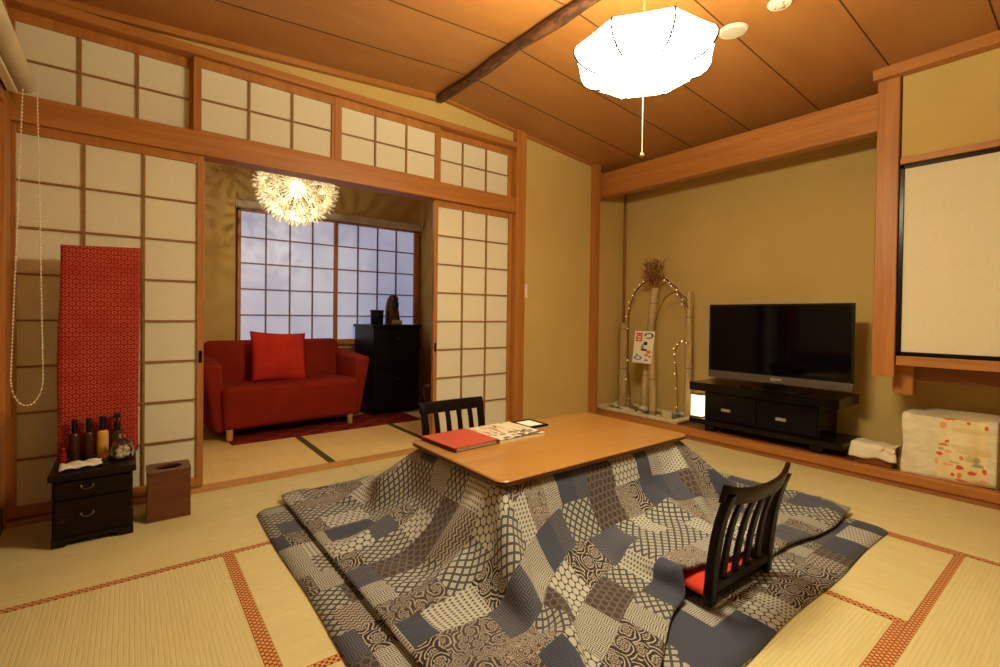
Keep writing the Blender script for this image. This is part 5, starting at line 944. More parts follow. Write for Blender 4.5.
def cushion(label, loc, rz, mat):
    mb = MB(); n = 13
    def P(s):
        def f(i, j):
            u, v = 2*i/(n-1)-1, 2*j/(n-1)-1
            k = (1-u**4)*(1-v**4); pin = 1-.03*(1-abs(u))*0
            return (.2*u*(1-.035*(1-v*v)), .185*v*(1-.035*(1-u*u)), .028+s*.026*k**.6)
        return f
    mb.grid(P(1), n, n).grid(P(-1), n, n); bmesh.ops.remove_doubles(mb.bm, verts=mb.bm.verts[:], dist=.0008)
    o = mb.build('seat_cushion', mat, smooth=180); o.location = loc; o.rotation_euler = (0, 0, rz)
    return tag(o, label, 'cushion', 'red seat cushions on the floor chairs')
red_c = fabric('red_cushion_cloth', (.62, .05, .03), scale=300)
make_chair('dark slatted legless chair in front on the patchwork quilt, nearest the camera', (1.757, .822, .026), radians(-2), .028, 1.0, 1.0)
cushion('red cushion on the near dark legless chair, tucked under the quilt', (1.742, 1.015, .034), radians(-2), red_c)
make_chair('dark slatted legless chair on the far side of the table by the sliding screen', (1.535, 2.385, .026), radians(180), .0, .25, 1.15)
cushion('red cushion on the far legless chair behind the table', (1.535, 2.19, .034), pi, red_c)

# ================================================================== ON THE TABLE
def slab(pts, z0, z1, mat, name, parent=None):
    mb = MB().poly([(p.x, p.y, z0) for p in pts], (0, 0, z1-z0)); return mb.build(name, mat, parent)
def rect(c, ax, L, W):
    ax = Vector((ax[0], ax[1], 0)).normalized(); bx = Vector((-ax.y, ax.x, 0)); c = Vector((c[0], c[1], 0))
    return [c-ax*L/2-bx*W/2, c+ax*L/2-bx*W/2, c+ax*L/2+bx*W/2, c-ax*L/2+bx*W/2]
def obox(mb, c, ax, L, W, z0, z1, b=.0):
    P = rect(c, ax, L, W); return mb.hexa([(p.x, p.y, z0) for p in P]+[(p.x, p.y, z1) for p in P], b)
fa = (.223, .975) # placeholder axis, long side of the folder
A_, B_, C_, D_ = onz(420, 436, .402), onz(455, 448, .402), onz(499, 439.5, .402), onz(466, 428.5, .402)
ax = ((A_-B_)+(D_-C_)); cc = (A_+B_+C_+D_)/4; L = (A_-B_).length*.5+(D_-C_).length*.5; W = (C_-B_).length*.5+(D_-A_).length*.5
t = thing('binder', 'red covered binder lying flat on the near left corner of the table', 'binder', (cc.x, cc.y, .3805))
red_l = plain('red_leatherette', (.46, .062, .033), rough=.5, var=.08); dk = plain('dark_binding', (.05, .02, .015), rough=.5)
mb = MB(); obox(mb, cc, ax, L, W, .398, .4025, .0015); mb.build('cover', red_l, t)
mb = MB(); obox(mb, cc, ax, L, W, .3808, .3835, .001); axn = Vector(ax).normalized(); bn = Vector((-axn.y, axn.x, 0)); obox(mb, cc+bn*(W/2-.006), ax, L, .012, .381, .402, .002)
obox(mb, cc-bn*(W/2-.006), ax, L, .012, .394, .3982, .001)
mb.build('back_cover', dk, t)
mb = MB(); obox(mb, cc-bn*.0, ax, L-.012, W-.022, .3838, .3978); mb.build('pages', plain('page_edges', (.75, .68, .55), rough=.8), t)
# magazine
A_, B_, C_, D_ = onz(467, 430, .397), onz(504, 441, .397), onz(541, 431.5, .397), onz(507, 420.5, .397)
ax = ((A_-B_)+(D_-C_)); cc = (A_+B_+C_+D_)/4; L = ((A_-B_).length+(D_-C_).length)/2; W = ((C_-B_).length+(D_-A_).length)/2
mm = M('magazine_cover'); x, y, z = mm.xyz(mm.coord())
axn = Vector(ax).normalized(); bn = Vector((axn.y, -axn.x, 0))
u = x*axn.x+y*axn.y; v = x*bn.x+y*bn.y
cell = mm.voro(mm.vec(u, v*.6), 38, 'F1', .8); nz = mm.noise(mm.vec(u*5, v*22), 1, 3, .6, 1)
low = mm.mix(cell.step(.50, .56), (.06, .045, .04), (.74, .67, .54)); up = mm.mix(nz.step(.52, .6), (.74, .66, .50), (.50, .17, .09))
up = mm.mix(nz.step(.38, .45), (.14, .11, .09), up)
mm.color(mm.mix((u*-1.0).step(.035, .04), up, low)).set(rough=.35, spec=.4)
t = thing('magazine', 'magazine with a busy black, red and cream cover beside the red binder', 'magazine', (cc.x, cc.y, .3805))
mb = MB(); obox(mb, cc, ax, L, W, .3962, .3972); mb.build('cover', mm.m, t)
mb = MB(); obox(mb, cc, ax, L-.003, W-.003, .3808, .3961); mb.build('pages', plain('page_block', (.70, .60, .42), rough=.8), t)
# tablet
A_, B_, C_, D_ = onz(512.5, 422, .392), onz(530.5, 427.5, .392), onz(547, 423.5, .392), onz(528, 418.2, .392)
ax = ((A_-B_)+(D_-C_)); cc = (A_+B_+C_+D_)/4; L = ((A_-B_).length+(D_-C_).length)/2; W = ((C_-B_).length+(D_-A_).length)/2
t = thing('tablet', 'small black framed tray with a white sheet, farthest right on the table', 'tray', (cc.x, cc.y, .3805))
mb = MB(); obox(mb, cc, ax, L, W, .3808, .3865, .002)
axn = Vector(ax).normalized(); bn = Vector((-axn.y, axn.x, 0))
for s in (-1, 1):
    obox(mb, cc+bn*s*(W/2-.008), ax, L, .016, .386, .392, .002); obox(mb, cc+axn*s*(L/2-.008), ax, .016, W-.03, .386, .392, .002)
mb.build('frame', black_l, t)
t.name = 'bill_tray'
mb = MB(); obox(mb, cc, ax, L-.035, W-.035, .3866, .388); mb.build('paper_sheet', plain('white_sheet', (.85, .8, .7), rough=.8, var=.03), t)

# ================================================================== PENDANT LANTERN
LC = Vector((1.579, 1.147, 2.012))
t = thing('pendant_lantern', 'glowing white eight sided fabric lantern hanging from the ceiling', 'ceiling lamp', (LC.x, LC.y, LC.z))
m = M('lantern_fabric'); _, _, z = m.xyz(m.coord()); sd = z.step(-.078, -.045)*(1-z.step(.03, .045))
m.color((.9, .85, .75)).set(rough=.9, emit=(1.0, .90, .56), strength=sd*(46*1.15)+46*.62)
NS, SUB = 8, 6
prof_l = [(.0, -.082), (.06, -.082), (.12, -.080), (.18, -.071), (.225, -.056), (.256, -.032), (.272, -.004), (.273, .012), (.264, .028), (.235, .040), (.16, .046)]
rot0 = .22
mb = MB(); N_ = NS*SUB; rings = []
for r, z in prof_l:
    ring = []
    for k in range(N_):
        a = 2*pi*k/N_+rot0; ph = (k % SUB)/SUB
        flat = cos(pi/NS)/cos((ph-.5)*2*pi/NS)         # octagon chord
        dip = 1-.012*sin(pi*ph)
        f = r*(flat*dip)
        ring.append(mb.bm.verts.new((f*cos(a), f*sin(a), z-.0*(1-sin(pi*ph)))))
    rings.append(ring)
for A, B in zip(rings, rings[1:]):
    for k in range(N_): mb.bm.faces.new((A[k], A[(k+1) % N_], B[(k+1) % N_], B[k]))
bmesh.ops.contextual_create(mb.bm, geom=rings[0]) if False else mb.bm.faces.new(rings[0][::-1])
bmesh.ops.remove_doubles(mb.bm, verts=mb.bm.verts[:], dist=1e-5)
mb.build('shade', m.m, t, local=True, smooth=35)
rib = plain('lantern_rib', (.006, .004, .003), rough=.6)
for k in range(NS):
    a = 2*pi*k/NS+rot0
    pts = [((r+.002)*cos(a), (r+.002)*sin(a), z-.001) for r, z in prof_l[3:]]
    MB().tube(pts, .0045, 6).build('rib', rib, t, local=True, smooth=60)
zt_ = zc(LC.x, LC.y)-LC.z
MB().cyl((0, 0, .046), (0, 0, zt_-.03), .004, n=8).build('cord', plain('lamp_cord', (.12, .07, .03)), t, local=True)
MB().lathe([(0, -.0), (.045, 0), (.05, -.012), (.04, -.035), (.012, -.045)], 24, (0, 0, zt_)).build('ceiling_rose', plain('rose_brown', (.2, .1, .04)), t, local=True, smooth=40)
MB().cyl((.0, .0, -.082), (.0, .0, -.375), .0016, n=6).build('pull_string', plain('pull_string', (.75, .55, .35)), t, local=True)
MB().lathe([(0, .012), (.006, .008), (.009, 0), (.006, -.006), (0, -.008)], 12, (0, 0, -.378)).build('pull_knob', plain('pull_knob', (.6, .3, .15), rough=.3), t, local=True, smooth=60)

# ================================================================== CHANDELIER in the back room
CC = Vector((1.05, 4.0, 2.015)); CR_ = .325
t = thing('chandelier', 'round paper blossom chandelier glowing in the back room', 'ceiling lamp', CC)
m = M('blossom_paper'); m.color((.88, .84, .72)).set(rough=.8, spec=.2, emit=(1.0, .88, .62), strength=.05)
n_ = m.nt.nodes.new('ShaderNodeBsdfTranslucent'); n_.inputs[0].default_value = (.9, .82, .62, 1)
mx = m.nt.nodes.new('ShaderNodeMixShader'); mx.inputs[0].default_value = .45
m.nt.links.new(m.b.outputs[0], mx.inputs[1]); m.nt.links.new(n_.outputs[0], mx.inputs[2])
m.nt.links.new(mx.outputs[0], m.nt.nodes['Material Output'].inputs['Surface'])
blossom = m.m
bme = None
dirs = []
NB = 62
for i in range(NB):
    z = 1-2*(i+.5)/NB; r_ = sqrt(1-z*z); a = i*pi*(3-sqrt(5)); dirs.append(Vector((r_*cos(a), r_*sin(a), z)))
rb = random.Random(11)
first = None
for d_ in dirs:
    if first is None:
        mb = MB().cyl((0, 0, -.22), (0, 0, 0), .0018, n=5)
        for k in range(20):
            if k == 0: th, ph = .0, 0
            elif k < 8: th, ph = radians(33), k*2*pi/7
            else: th, ph = radians(68), k*2*pi/12
            v = Vector((sin(th)*cos(ph), sin(th)*sin(ph), cos(th)))
            L = .088 if k < 7 else .078
            side = v.orthogonal().normalized()
            p0, p1 = v*.006, v*(L*.62)
            w = v.cross(side)
            mb.tube([p0, v*(L*.55)], .0024, 4)
            # tulip-like tip
            tip = [(p1-v*.016), (p1+side*.006+v*.006), (p1+side*.0065+v*.032), (p1+v*.022), (p1-side*.0065+v*.032), (p1-side*.006+v*.006)]
            mb.poly(tip, w*.0016)
        o = mb.build('paper_blossom', blossom, t, local=True); first = o
    else:
        o = first.copy(); COL.objects.link(o); o.parent = t
    o.location = d_*.245*1.0
    o.rotation_euler = d_.to_track_quat('Z', 'Y').to_euler()
mcore = M('bulb_glow'); mcore.color((1, .9, .7)).set(emit=(1.0, .78, .45), strength=9)
MB().ball((0, 0, 0), .042, 16).build('bulb', mcore.m, t, local=True, smooth=60)
MB().cyl((0, 0, .05), (0, 0, 2.38-CC.z-.02), .004, n=8).build('cord', cream_pl, t, local=True)
MB().lathe([(0, 0), (.055, 0), (.05, -.02), (.01, -.03)], 20, (0, 0, 2.38-CC.z)).build('ceiling_rose', cream_pl, t, local=True, smooth=40)
ld = bpy.data.lights.new('chandelier_bulb', 'POINT'); ld.energy = 10.5; ld.color = (1, .89, .66); ld.shadow_soft_size = .010
lo = bpy.data.objects.new('chandelier_bulb', ld); COL.objects.link(lo); lo.location = CC + Vector((0, 0, -.055))
# ================================================================== BACK ROOM FURNITURE
sofa_f = fabric('sofa_red_weave', (.24, .020, .009), scale=260)
t = thing('sofa', 'small red two seat sofa on wooden feet under the back room window', 'sofa', (1.09, 4.115, .0288), radians(4))
def soft(pts, b, seg=4): return MB().hexa(pts, b, seg)
def sub(o, lv=1):
    return o
soft([(-.53, .005, .075), (.54, .005, .075), (.54, .60, .075), (-.53, .60, .075), (-.545, -.015, .405), (.555, -.015, .405), (.555, .60, .395), (-.545, .60, .395)], .045, 5).build('seat', sofa_f, t, local=True, smooth=60)
soft([(-.60, .42, .09), (.60, .42, .09), (.56, .62, .09), (-.56, .62, .09), (-.575, .52, .735), (.575, .52, .735), (.555, .66, .735), (-.555, .66, .735)], .05, 5).build('backrest', sofa_f, t, local=True, smooth=60)
for s in (-1, 1):
    P = [(.50*s, .05, .06), (.580*s, .05, .06), (.58*s, .62, .06), (.50*s, .62, .06), (.535*s, .03, .585), (.670*s, .03, .585), (.685*s, .62, .635), (.535*s, .62, .635)]
    soft(P, .032, 5).build('armrest', sofa_f, t, local=True, smooth=60)
ft = wood('sofa_foot', (.5, .27, .09), (.62, .36, .14), 'z')
for x, y in ((-.485, .035), (.47, .035), (-.48, .55), (.47, .55)): MB().cyl((x, y, .001), (x, y, .085), .021, .026, 20).build('foot', ft, t, local=True, smooth=40)
# cushion
pm = fabric('pillow_red', (.56, .035, .018), scale=220)
mb = MB(); n = 19
def PP(s):
    def f(i, j):
        u, v = 2*i/(n-1)-1, 2*j/(n-1)-1
        k = max(0, (1-u*u)*(1-v*v))**.55
        return (.232*u*(1-.05*(1-v*v)), s*.075*k, .222*v*(1-.07*(1-u*u)))
    return f
mb.grid(PP(1), n, n).grid(PP(-1), n, n); bmesh.ops.remove_doubles(mb.bm, verts=mb.bm.verts[:], dist=.0008)
o = mb.build('throw_pillow', pm, smooth=180); o.location = (1.035, 4.475, .625); o.rotation_euler = (radians(-17), radians(3), radians(4))
tag(o, 'bright red square throw pillow leaning on the sofa back', 'pillow')
# rug
m = M('red_rug'); x, y, z = m.xyz(m.coord())
ch = ((x*(1/.11)).floor()+(y*(1/.09)).floor()).mod(2.0); n = m.noise(m.coord(), 300, 2)
m.color(m.mix(ch, (.26, .022, .016), (.15, .018, .014))).set(rough=.95, spec=.1).bump(n, .3, .004)
o = MB().box((.60, 3.985, .0205), (2.17, 4.50, .029), .003).build('rug', m.m); recenter(o)
tag(o, 'dark red checked rug on the tatami in front of the sofa', 'rug')
# chest of drawers
t = thing('chest_of_drawers', 'tall black chest of drawers right of the red sofa', 'chest', (2.105, 4.63, .0295))
bk = plain('ebony_chest', (.006, .004, .004), rough=.4, spec=.2)
MB().box((1.86, 4.385, .031), (2.355, 4.87, .875), .003).build('body', bk, t)
MB().box((1.845, 4.365, .875), (2.37, 4.88, .902), .004).build('top', bk, t)
hd = plain('chest_handle', (.05, .04, .035), rough=.35, metal=.6)
for k in range(4):
    z0 = .07+k*.20
    dr = MB().box((1.875, 4.372, z0), (2.34, 4.392, z0+.188), .004).build('drawer', bk, t)
    MB().box((2.09, 4.355, z0+.09), (2.135, 4.366, z0+.106), .002).box((2.093, 4.364, z0+.093), (2.099, 4.374, z0+.103)).box((2.126, 4.364, z0+.093), (2.132, 4.374, z0+.103)).build('handle', hd, dr)
bp = plain('black_plastic', (.008, .007, .007), rough=.35, spec=.25)
t = thing('black_canister', 'black cylindrical canister on the chest, left of the dark red machine', 'canister', (1.985, 4.60, .902))
MB().lathe([(0, .001), (.058, .001), (.062, .006), (.066, .125), (.066, .13)], 28).lathe([(0, .004), (.0, .004)], 3).build('body', bp, t, local=True, smooth=40)
MB().lathe([(.066, .126), (.069, .130), (.069, .142), (.06, .147), (0, .147)], 28).build('rim_lid', bp, t, local=True, smooth=40)
t = thing('capsule_coffee_machine', 'dark red rounded coffee machine on the chest in front of the window', 'coffee machine', (2.165, 4.60, .902))
mr = plain('machine_red', (.075, .012, .012), rough=.2, spec=.6)
secs = [(.0, .078, .085, .0), (.03, .078, .085, .0), (.10, .074, .075, .012), (.18, .066, .06, .02), (.24, .060, .058, .008), (.275, .052, .055, -.01), (.30, .034, .038, -.012), (.307, .012, .012, -.012)]
mb = MB(); R = []
for z, rx, ry, dy in secs: R.append([mb.bm.verts.new((rx*cos(2*pi*k/24), dy+.02+ry*sin(2*pi*k/24), z+.001)) for k in range(24)])
for A, B in zip(R, R[1:]):
    for k in range(24): mb.bm.faces.new((A[k], A[(k+1) % 24], B[(k+1) % 24], B[k]))
mb.bm.faces.new(R[0][::-1]); mb.bm.faces.new(R[-1]); mb.build('body', mr, t, local=True, smooth=60)
MB().box((-.022, -.085, .17), (.022, -.03, .23), .01).cyl((0, -.062, .15), (0, -.062, .172), .012, n=12).build('brew_head', bp, t, local=True)
MB().box((-.045, -.12, .002), (.045, -.055, .045), .008).build('drip_tray', plain('drip_tray_cream', (.5, .38, .24), rough=.4), t, local=True)

# ================================================================== DRESSING MIRROR AND THINGS BESIDE IT
drk = wood('aged_dark_wood', (.009, .004, .0025), (.020, .009, .005), 'x', rough=.35, spec=.15)
t = thing('mirror_stand', 'low dark drawer stand with a tall mirror under red patterned cloth', 'mirror stand', (-.12, 2.83, 0))
MB().box((-.256, 2.715, .035), (.014, 2.965, .285), .003).build('cabinet_body', drk, t)
MB().box((-.268, 2.695, .285), (.026, 2.975, .3125), .004).build('cabinet_top', drk, t)
mb = MB().poly([(-.258, 2.71, .002), (-.215, 2.71, .002), (-.195, 2.71, .022), (-.05, 2.71, .022), (-.03, 2.71, .002), (.016, 2.71, .002), (.016, 2.71, .037), (-.258, 2.71, .037)], (0, .02, 0))
mb.box((-.258, 2.73, .002), (-.24, 2.965, .037)).box((-.002, 2.73, .002), (.016, 2.965, .037)); mb.build('plinth', drk, t)
brass = plain('aged_brass', (.22, .16, .09), rough=.35, metal=.9)
orn = M('drawer_front_inlay'); x, y, z = orn.xyz(orn.coord()); nn = orn.noise(orn.vec(x*14, 0.0, z*26), 1, 4, .6, 1.2)
orn.color(orn.mix(nn.step(.6, .7), (.011, .005, .003), (.05, .024, .011))).set(rough=.35, spec=.15)
for z0, z1 in ((.205, .275), (.05, .195)):
    dr = MB().box((-.246, 2.703, z0), (.004, 2.72, z1), .003).build('drawer', orn.m, t)
    zc_ = (z0+z1)/2+.012
    pts = [(-.142+.02*cos(a), 2.697-.006*sin(-a), zc_+.012*sin(a)) for a in [pi+pi*k/8 for k in range(9)]]
    mb = MB().tube(pts, .0022, 6); mb.ball((-.162, 2.700, zc_), .005, 8).ball((-.122, 2.700, zc_), .005, 8); mb.build('drop_handle', brass, dr)
MB().box((-.244, 2.960, .3130), (-.228, 2.985, 1.27), .003).box((.018, 2.960, .3130), (.035, 2.985, 1.27), .003).box((-.244, 2.960, 1.25), (.035, 2.985, 1.275), .003).box((-.235, 2.965, .34), (.02, 2.982, 1.26)).build('mirror_frame', drk, t)
m = M('red_tortoiseshell_cloth'); x, y, z = m.xyz(m.coord())
g = .025
row = (z*(1/(g*.82))).floor(); off = row.mod(2.0)*.5
a = ((x*(1/g)+off).frac()-.5).abs(); b = ((z*(1/(g*.82))).frac()-.5).abs()
ringd = (a*a+b*b)
ringm = ringd.step(.035, .075)*(1-ringd.step(.12, .17))
n3 = m.noise(m.coord(), 9, 2)
m.color(m.mix(ringm*(n3.step(.3, .6)*.35+.4), (.31, .009, .008), (.60, .17, .08))).set(rough=.7, spec=.25)
def clothP(i, j):
    u, v = i/16, j/40
    x = -.258+.292*u+.009*(1-v); z = 1.302-(1.302-.318)*v
    x += (-.004*min(1, v*4)+.003*sin(9*v)) if i == 0 else 0
    return (x, 2.9535-.004*sin(u*7+v*2)*v-.002*sin(v*22), z+.012*(u) * (1-v))
mb = MB().grid(clothP, 17, 41)
mb.grid(lambda i, j: (-.249+.292*i/16, 2.9535+.036*j/3, 1.302+.012*(i/16)+.001*sin(j)), 17, 4)
mb.grid(lambda i, j: (-.249+.292*i/16, 2.9895, 1.302+.012*(i/16)-.3*j/4), 17, 5)
bmesh.ops.remove_doubles(mb.bm, verts=mb.bm.verts[:], dist=.0005)
o = mb.build('cover_cloth', m.m, t, smooth=60); md = o.modifiers.new('thick', 'SOLIDIFY'); md.thickness = .0015; o['label'] = 'red cloth with a small lattice pattern'
# little bottles
def bottle(name, label, x, y, body, capc, r, h, hc, shape='square'):
    t = thing(name, label, 'bottle', (x, y, .3125), 0, 'toiletry bottles on the mirror stand')
    MB().lathe([(0, .001), (r*.92, .001), (r, .006), (r, h*.80), (r*.92, h*.88), (r*.45, h*.93), (r*.42, h)], 20).build('body', body, t, local=True, smooth=45)
    MB().lathe([(r*.60, h*.93), (r*.62, h+hc*.85), (r*.5, h+hc), (0, h+hc)], 20).build('cap', capc, t, local=True, smooth=45)
    return t
amber = plain('amber_bottle', (.055, .016, .009), rough=.18, spec=.45); lab = plain('amber_label', (.30, .14, .06), rough=.5)
for x, wh in ((-.198, 'left'), (-.148, 'right')):
    t = bottle('toiletry_bottle', 'dark amber bottle with black cap on the mirror stand, %s of the two' % wh, x, 2.918, amber, bp, .0185, .14, .052)
    MB().lathe([(.0184, .03), (.0184, .098)], 20).build('bottle_label', plain('brown_label', (.15, .06, .03), rough=.4), t, local=True, smooth=60)
t = bottle('toiletry_bottle', 'yellow orange bottle with black cap on the mirror stand', -.098, 2.918, plain('yellow_bottle', (.72, .36, .06), rough=.3), bp, .022, .14, .055)
t = bottle('pump_bottle', 'clear dark bottle with a black pump on the mirror stand', -.045, 2.920, plain('dark_clear', (.05, .035, .02), rough=.12, spec=.5), bp, .021, .135, .03)
MB().cyl((0, 0, .165), (0, 0, .187), .005, n=10).box((-.014, -.038, .187), (.014, .014, .202), .005).build('pump_head', bp, t, local=True)
t = bottle('toiletry_bottle', 'short deep red bottle at the left edge of the mirror stand', -.238, 2.925, plain('red_glass', (.32, .012, .012), rough=.12, spec=.6), plain('red_cap', (.2, .01, .01), rough=.2), .016, .05, .015)
# glass jar of cotton
t = thing('glass_jar', 'round glass jar holding white cotton on the mirror stand', 'jar', (-.026, 2.83, .3125))
gl = M('clear_glass'); gl.color((.95, .95, .9)).set(rough=.03, trans=1.0, ior=1.45)
MB().lathe([(0, .001), (.034, .001), (.043, .012), (.047, .04), (.040, .064), (.032, .072), (.030, .072), (.038, .062), (.044, .04), (.040, .014), (.032, .004), (0, .004)], 28).build('jar_body', gl.m, t, local=True, smooth=60)
MB().lathe([(.036, .073), (.030, .086), (.014, .096), (.006, .100), (.011, .110), (.008, .118), (0, .120)], 24).build('jar_lid', gl.m, t, local=True, smooth=60)
mb = MB(); rj = random.Random(5)
for k in range(14): a = rj.random()*6.28; q = .020*sqrt(rj.random()); mb.ball((q*cos(a), q*sin(a), .018+.030*rj.random()), .013, 8)
mb.build('cotton', plain('cotton_white', (.85, .80, .68), rough=.95, var=.03), t, local=True, smooth=60)['kind'] = 'stuff'
t = thing('hair_clip', 'small dark hair clip beside the glass jar on the mirror stand', 'hair clip', (-.088, 2.775, .3125))
mb = MB()
for k in range(5): a = k*.5; mb.tube([(.012*cos(a+b_), .006*(k-2), .013+.012*sin(a+b_)) for b_ in (0, .8, 1.6, 2.4, 3.1)], .0026, 6)
mb.box((-.012, -.016, .0), (.012, .016, .006), .002); mb.build('clip', bp, t, local=True)
wt = plain('tissue_white', (.82, .76, .64), rough=.95, var=.04)
mb = MB(); rf = random.Random(8)
mb.grid(lambda i, j: (-.235+.14*i/14, 2.735+.085*j/8+.02*(i/14), .3150+.020*abs(sin(i*.55+j*.35))*(1-abs(j/4-1)*.6)+.004*(j % 2)), 15, 9)
o = mb.build('folded_towel', wt, smooth=70); md = o.modifiers.new('thick', 'SOLIDIFY'); md.thickness = .006; md.offset = 1; recenter(o)
tag(o, 'white folded cloth lying on the front of the mirror stand', 'cloth')
# waste bin
bw = wood('bin_wood', (.10, .028, .012), (.155, .048, .02), 'x', rough=.35, spec=.45)
t = thing('waste_box', 'reddish wood box with an oval hole, standing right of the mirror stand', 'waste bin', (.155, 2.83, 0))
bx0, bx1, by0, by1 = .068, .241, 2.785, 2.945
for a, b in (((bx0, by0, .002), (bx1, by0+.01, .226)), ((bx0, by1-.01, .002), (bx1, by1, .226)), ((bx0, by0+.01, .002), (bx0+.01, by1-.01, .226)), ((bx1-.01, by0+.01, .002), (bx1, by1-.01, .226))):
    MB().box(a, b, .001).build('side_panel', bw, t)
mb = MB(); NN = 40; cx, cy = (bx0+bx1)/2, (by0+by1)/2
def ringpt(k, z, inner):
    a = 2*pi*k/NN; c, s = cos(a), sin(a)
    if inner: return (cx+.055*c, cy+.046*s, z)
    hx, hy = (bx1-bx0)/2+.003, (by1-by0)/2+.003; q = min(hx/abs(c) if abs(c) > 1e-6 else 9, hy/abs(s) if abs(s) > 1e-6 else 9)
    return (cx+q*c, cy+q*s, z)
Rg = [[mb.bm.verts.new(ringpt(k, z, inn)) for k in range(NN)] for z, inn in ((.226, False), (.238, False), (.238, True), (.226, True))]
for q in range(4):
    for k in range(NN): mb.bm.faces.new((Rg[q][k], Rg[q][(k+1) % NN], Rg[(q+1) % 4][(k+1) % NN], Rg[(q+1) % 4][k]))
mb.build('top_panel', bw, t)
MB().box((bx0+.01, by0+.01, .002), (bx1-.01, by1-.01, .01)).build('bottom_panel', plain('bin_inside', (.03, .012, .008)), t)

# ================================================================== TV ALCOVE
TVX = 3.80
t = thing('tv_stand', 'low black lacquered television stand with two drawers on the alcove ledge', 'tv stand', (3.88, 1.64, .085))
bl = plain('black_gloss', (.006, .0045, .004), rough=.16, spec=.25, var=.2)
MB().box((3.715, 1.118, .408), (4.115, 2.190, .474), .004).build('top', bl, t)
MB().box((3.755, 1.245, .178), (4.10, 2.075, .408), .003).build('body', bl, t)
MB().box((3.725, 1.10, .135), (4.11, 2.195, .178), .004).build('lower_shelf', bl, t)
for y in (1.22, 1.985):
    for x in (3.735, 4.03): MB().box((x, y, .0865), (x+.06, y+.075, .1345), .003).build('foot', bl, t)
hm = plain('brushed_nickel', (.62, .56, .46), rough=.3, metal=.7, var=.1)
for (ya, yb, hy) in ((1.665, 2.06, 1.89), (1.26, 1.655, 1.485)):
    dr = MB().box((3.744, ya, .19), (3.757, yb, .40), .002).build('drawer', bl, t)
    MB().box((3.733, hy-.036, .264), (3.746, hy+.036, .286), .003).build('handle', hm, dr)
t = thing('television', 'wide black flat screen television with a silver lower bezel on the stand', 'television', (TVX+.03, 1.57, .474))
ya, yb, z0, z1 = 1.066, 2.072, .523, 1.118
MB().box((TVX, ya, z0+.05), (TVX+.02, yb, z1), .003).box((TVX+.02, ya+.06, z0+.08), (TVX+.06, yb-.06, z1-.06), .012).build('housing', plain('tv_black', (.008, .008, .009), rough=.25), t)
scr = plain('tv_screen', (.002, .002, .003), rough=.05, spec=.25, var=0)
MB().box((TVX-.0015, ya+.016, z0+.066), (TVX+.002, yb-.016, z1-.016)).build('screen', scr, t)
MB().box((TVX-.004, ya, z0), (TVX+.022, yb, z0+.056), .003).build('lower_bezel', plain('tv_silver', (.13, .10, .085), rough=.4, metal=.3, var=.04), t)
fc = bpy.data.curves.new('letters', 'FONT'); fc.body = 'SONY'; fc.size = .026; fc.extrude = .0006; fc.align_x = 'CENTER'; fc.align_y = 'CENTER'
fo = bpy.data.objects.new('letters', fc); COL.objects.link(fo); bpy.context.view_layer.update()
fm = bpy.data.meshes.new_from_object(fo.evaluated_get(bpy.context.evaluated_depsgraph_get())); bpy.data.objects.remove(fo)
o = bpy.data.objects.new('maker_lettering', fm); COL.objects.link(o); fm.materials.clear(); fm.materials.append(plain('letter_pale', (.75, .66, .52), rough=.3, var=0))
fm.transform(Matrix(((0, 0, -1, 0), (-1.15, 0, 0, 0), (0, 1, 0, 0), (0, 0, 0, 1)))); o.parent = t
o.location = Vector((TVX-.005, 1.545, z0+.030))-Vector(t.location)
MB().box((TVX+.005, 1.50, .486), (TVX+.035, 1.64, .53), .004).build('neck', bl, t)
mb = MB(); pts = [(TVX+.02+.13*cos(2*pi*k/32), 1.57+.24*sin(2*pi*k/32), .4745) for k in range(32)]; mb.poly(pts, (0, 0, .012)); mb.build('base', bl, t)
# small lit lantern
t = thing('paper_lantern', 'small glowing white box lantern at the left end of the television stand', 'lantern', (3.80, 2.118, .178))
m = M('lantern_glow'); x, y, z = m.xyz(m.coord()); gl_ = (((y+x)*(1/.018)).frac()-.5).abs().step(.40, .5)
m.color((.9, .8, .6)).set(emit=m.mix(gl_*.35, (1.0, .74, .42), (.6, .33, .13)), strength=1.9)
MB().box((3.765, 2.105, .184), (3.835, 2.205, .362), .006).build('shade', m.m, t)
lf_ = plain('lantern_frame', (.4, .25, .12))
MB().box((3.760, 2.100, .1788), (3.840, 2.210, .186), .002).build('base', lf_, t)
MB().box((3.760, 2.100, .360), (3.840, 2.210, .368), .002).build('top_rim', lf_, t)

# tray with bamboo
bam = M('dry_bamboo'); x, y, z = bam.xyz(bam.coord()); nb = bam.noise(bam.vec(x*40, y*40, z*3), 1, 4, .6)
bam.color(bam.mix(nb.step(.3, .72), (.38, .26, .12), (.58, .43, .21))).set(rough=.45, spec=.35)
bamv = bam.m
t = thing('bamboo_tray', 'low bamboo edged tray of dark gravel in the alcove corner', 'tray', (3.87, 2.75, .0855))
tb = M('tray_bamboo'); nb2 = tb.noise(tb.coord(), 18, 3); tb.color(tb.mix(nb2.step(.3, .7), (.50, .42, .26), (.66, .57, .38))).set(rough=.45)
ends = {'f': ((3.70, 2.30, .109), (3.70, 3.17, .109)), 'r': ((3.70, 2.315, .112), (4.06, 2.315, .112)), 'b': ((4.06, 2.30, .109), (4.06, 3.17, .109)), 'l': ((3.70, 3.158, .112), (4.06, 3.158, .112))}
for k, (a, b) in ends.items(): MB().cyl(a, b, .0225, n=18).build('border_pole', tb.m, t, smooth=40)
MB().box((3.70, 2.31, .0858), (4.06, 3.16, .098)).build('base', plain('tray_base', (.1, .09, .06)), t)
rg = random.Random(2)
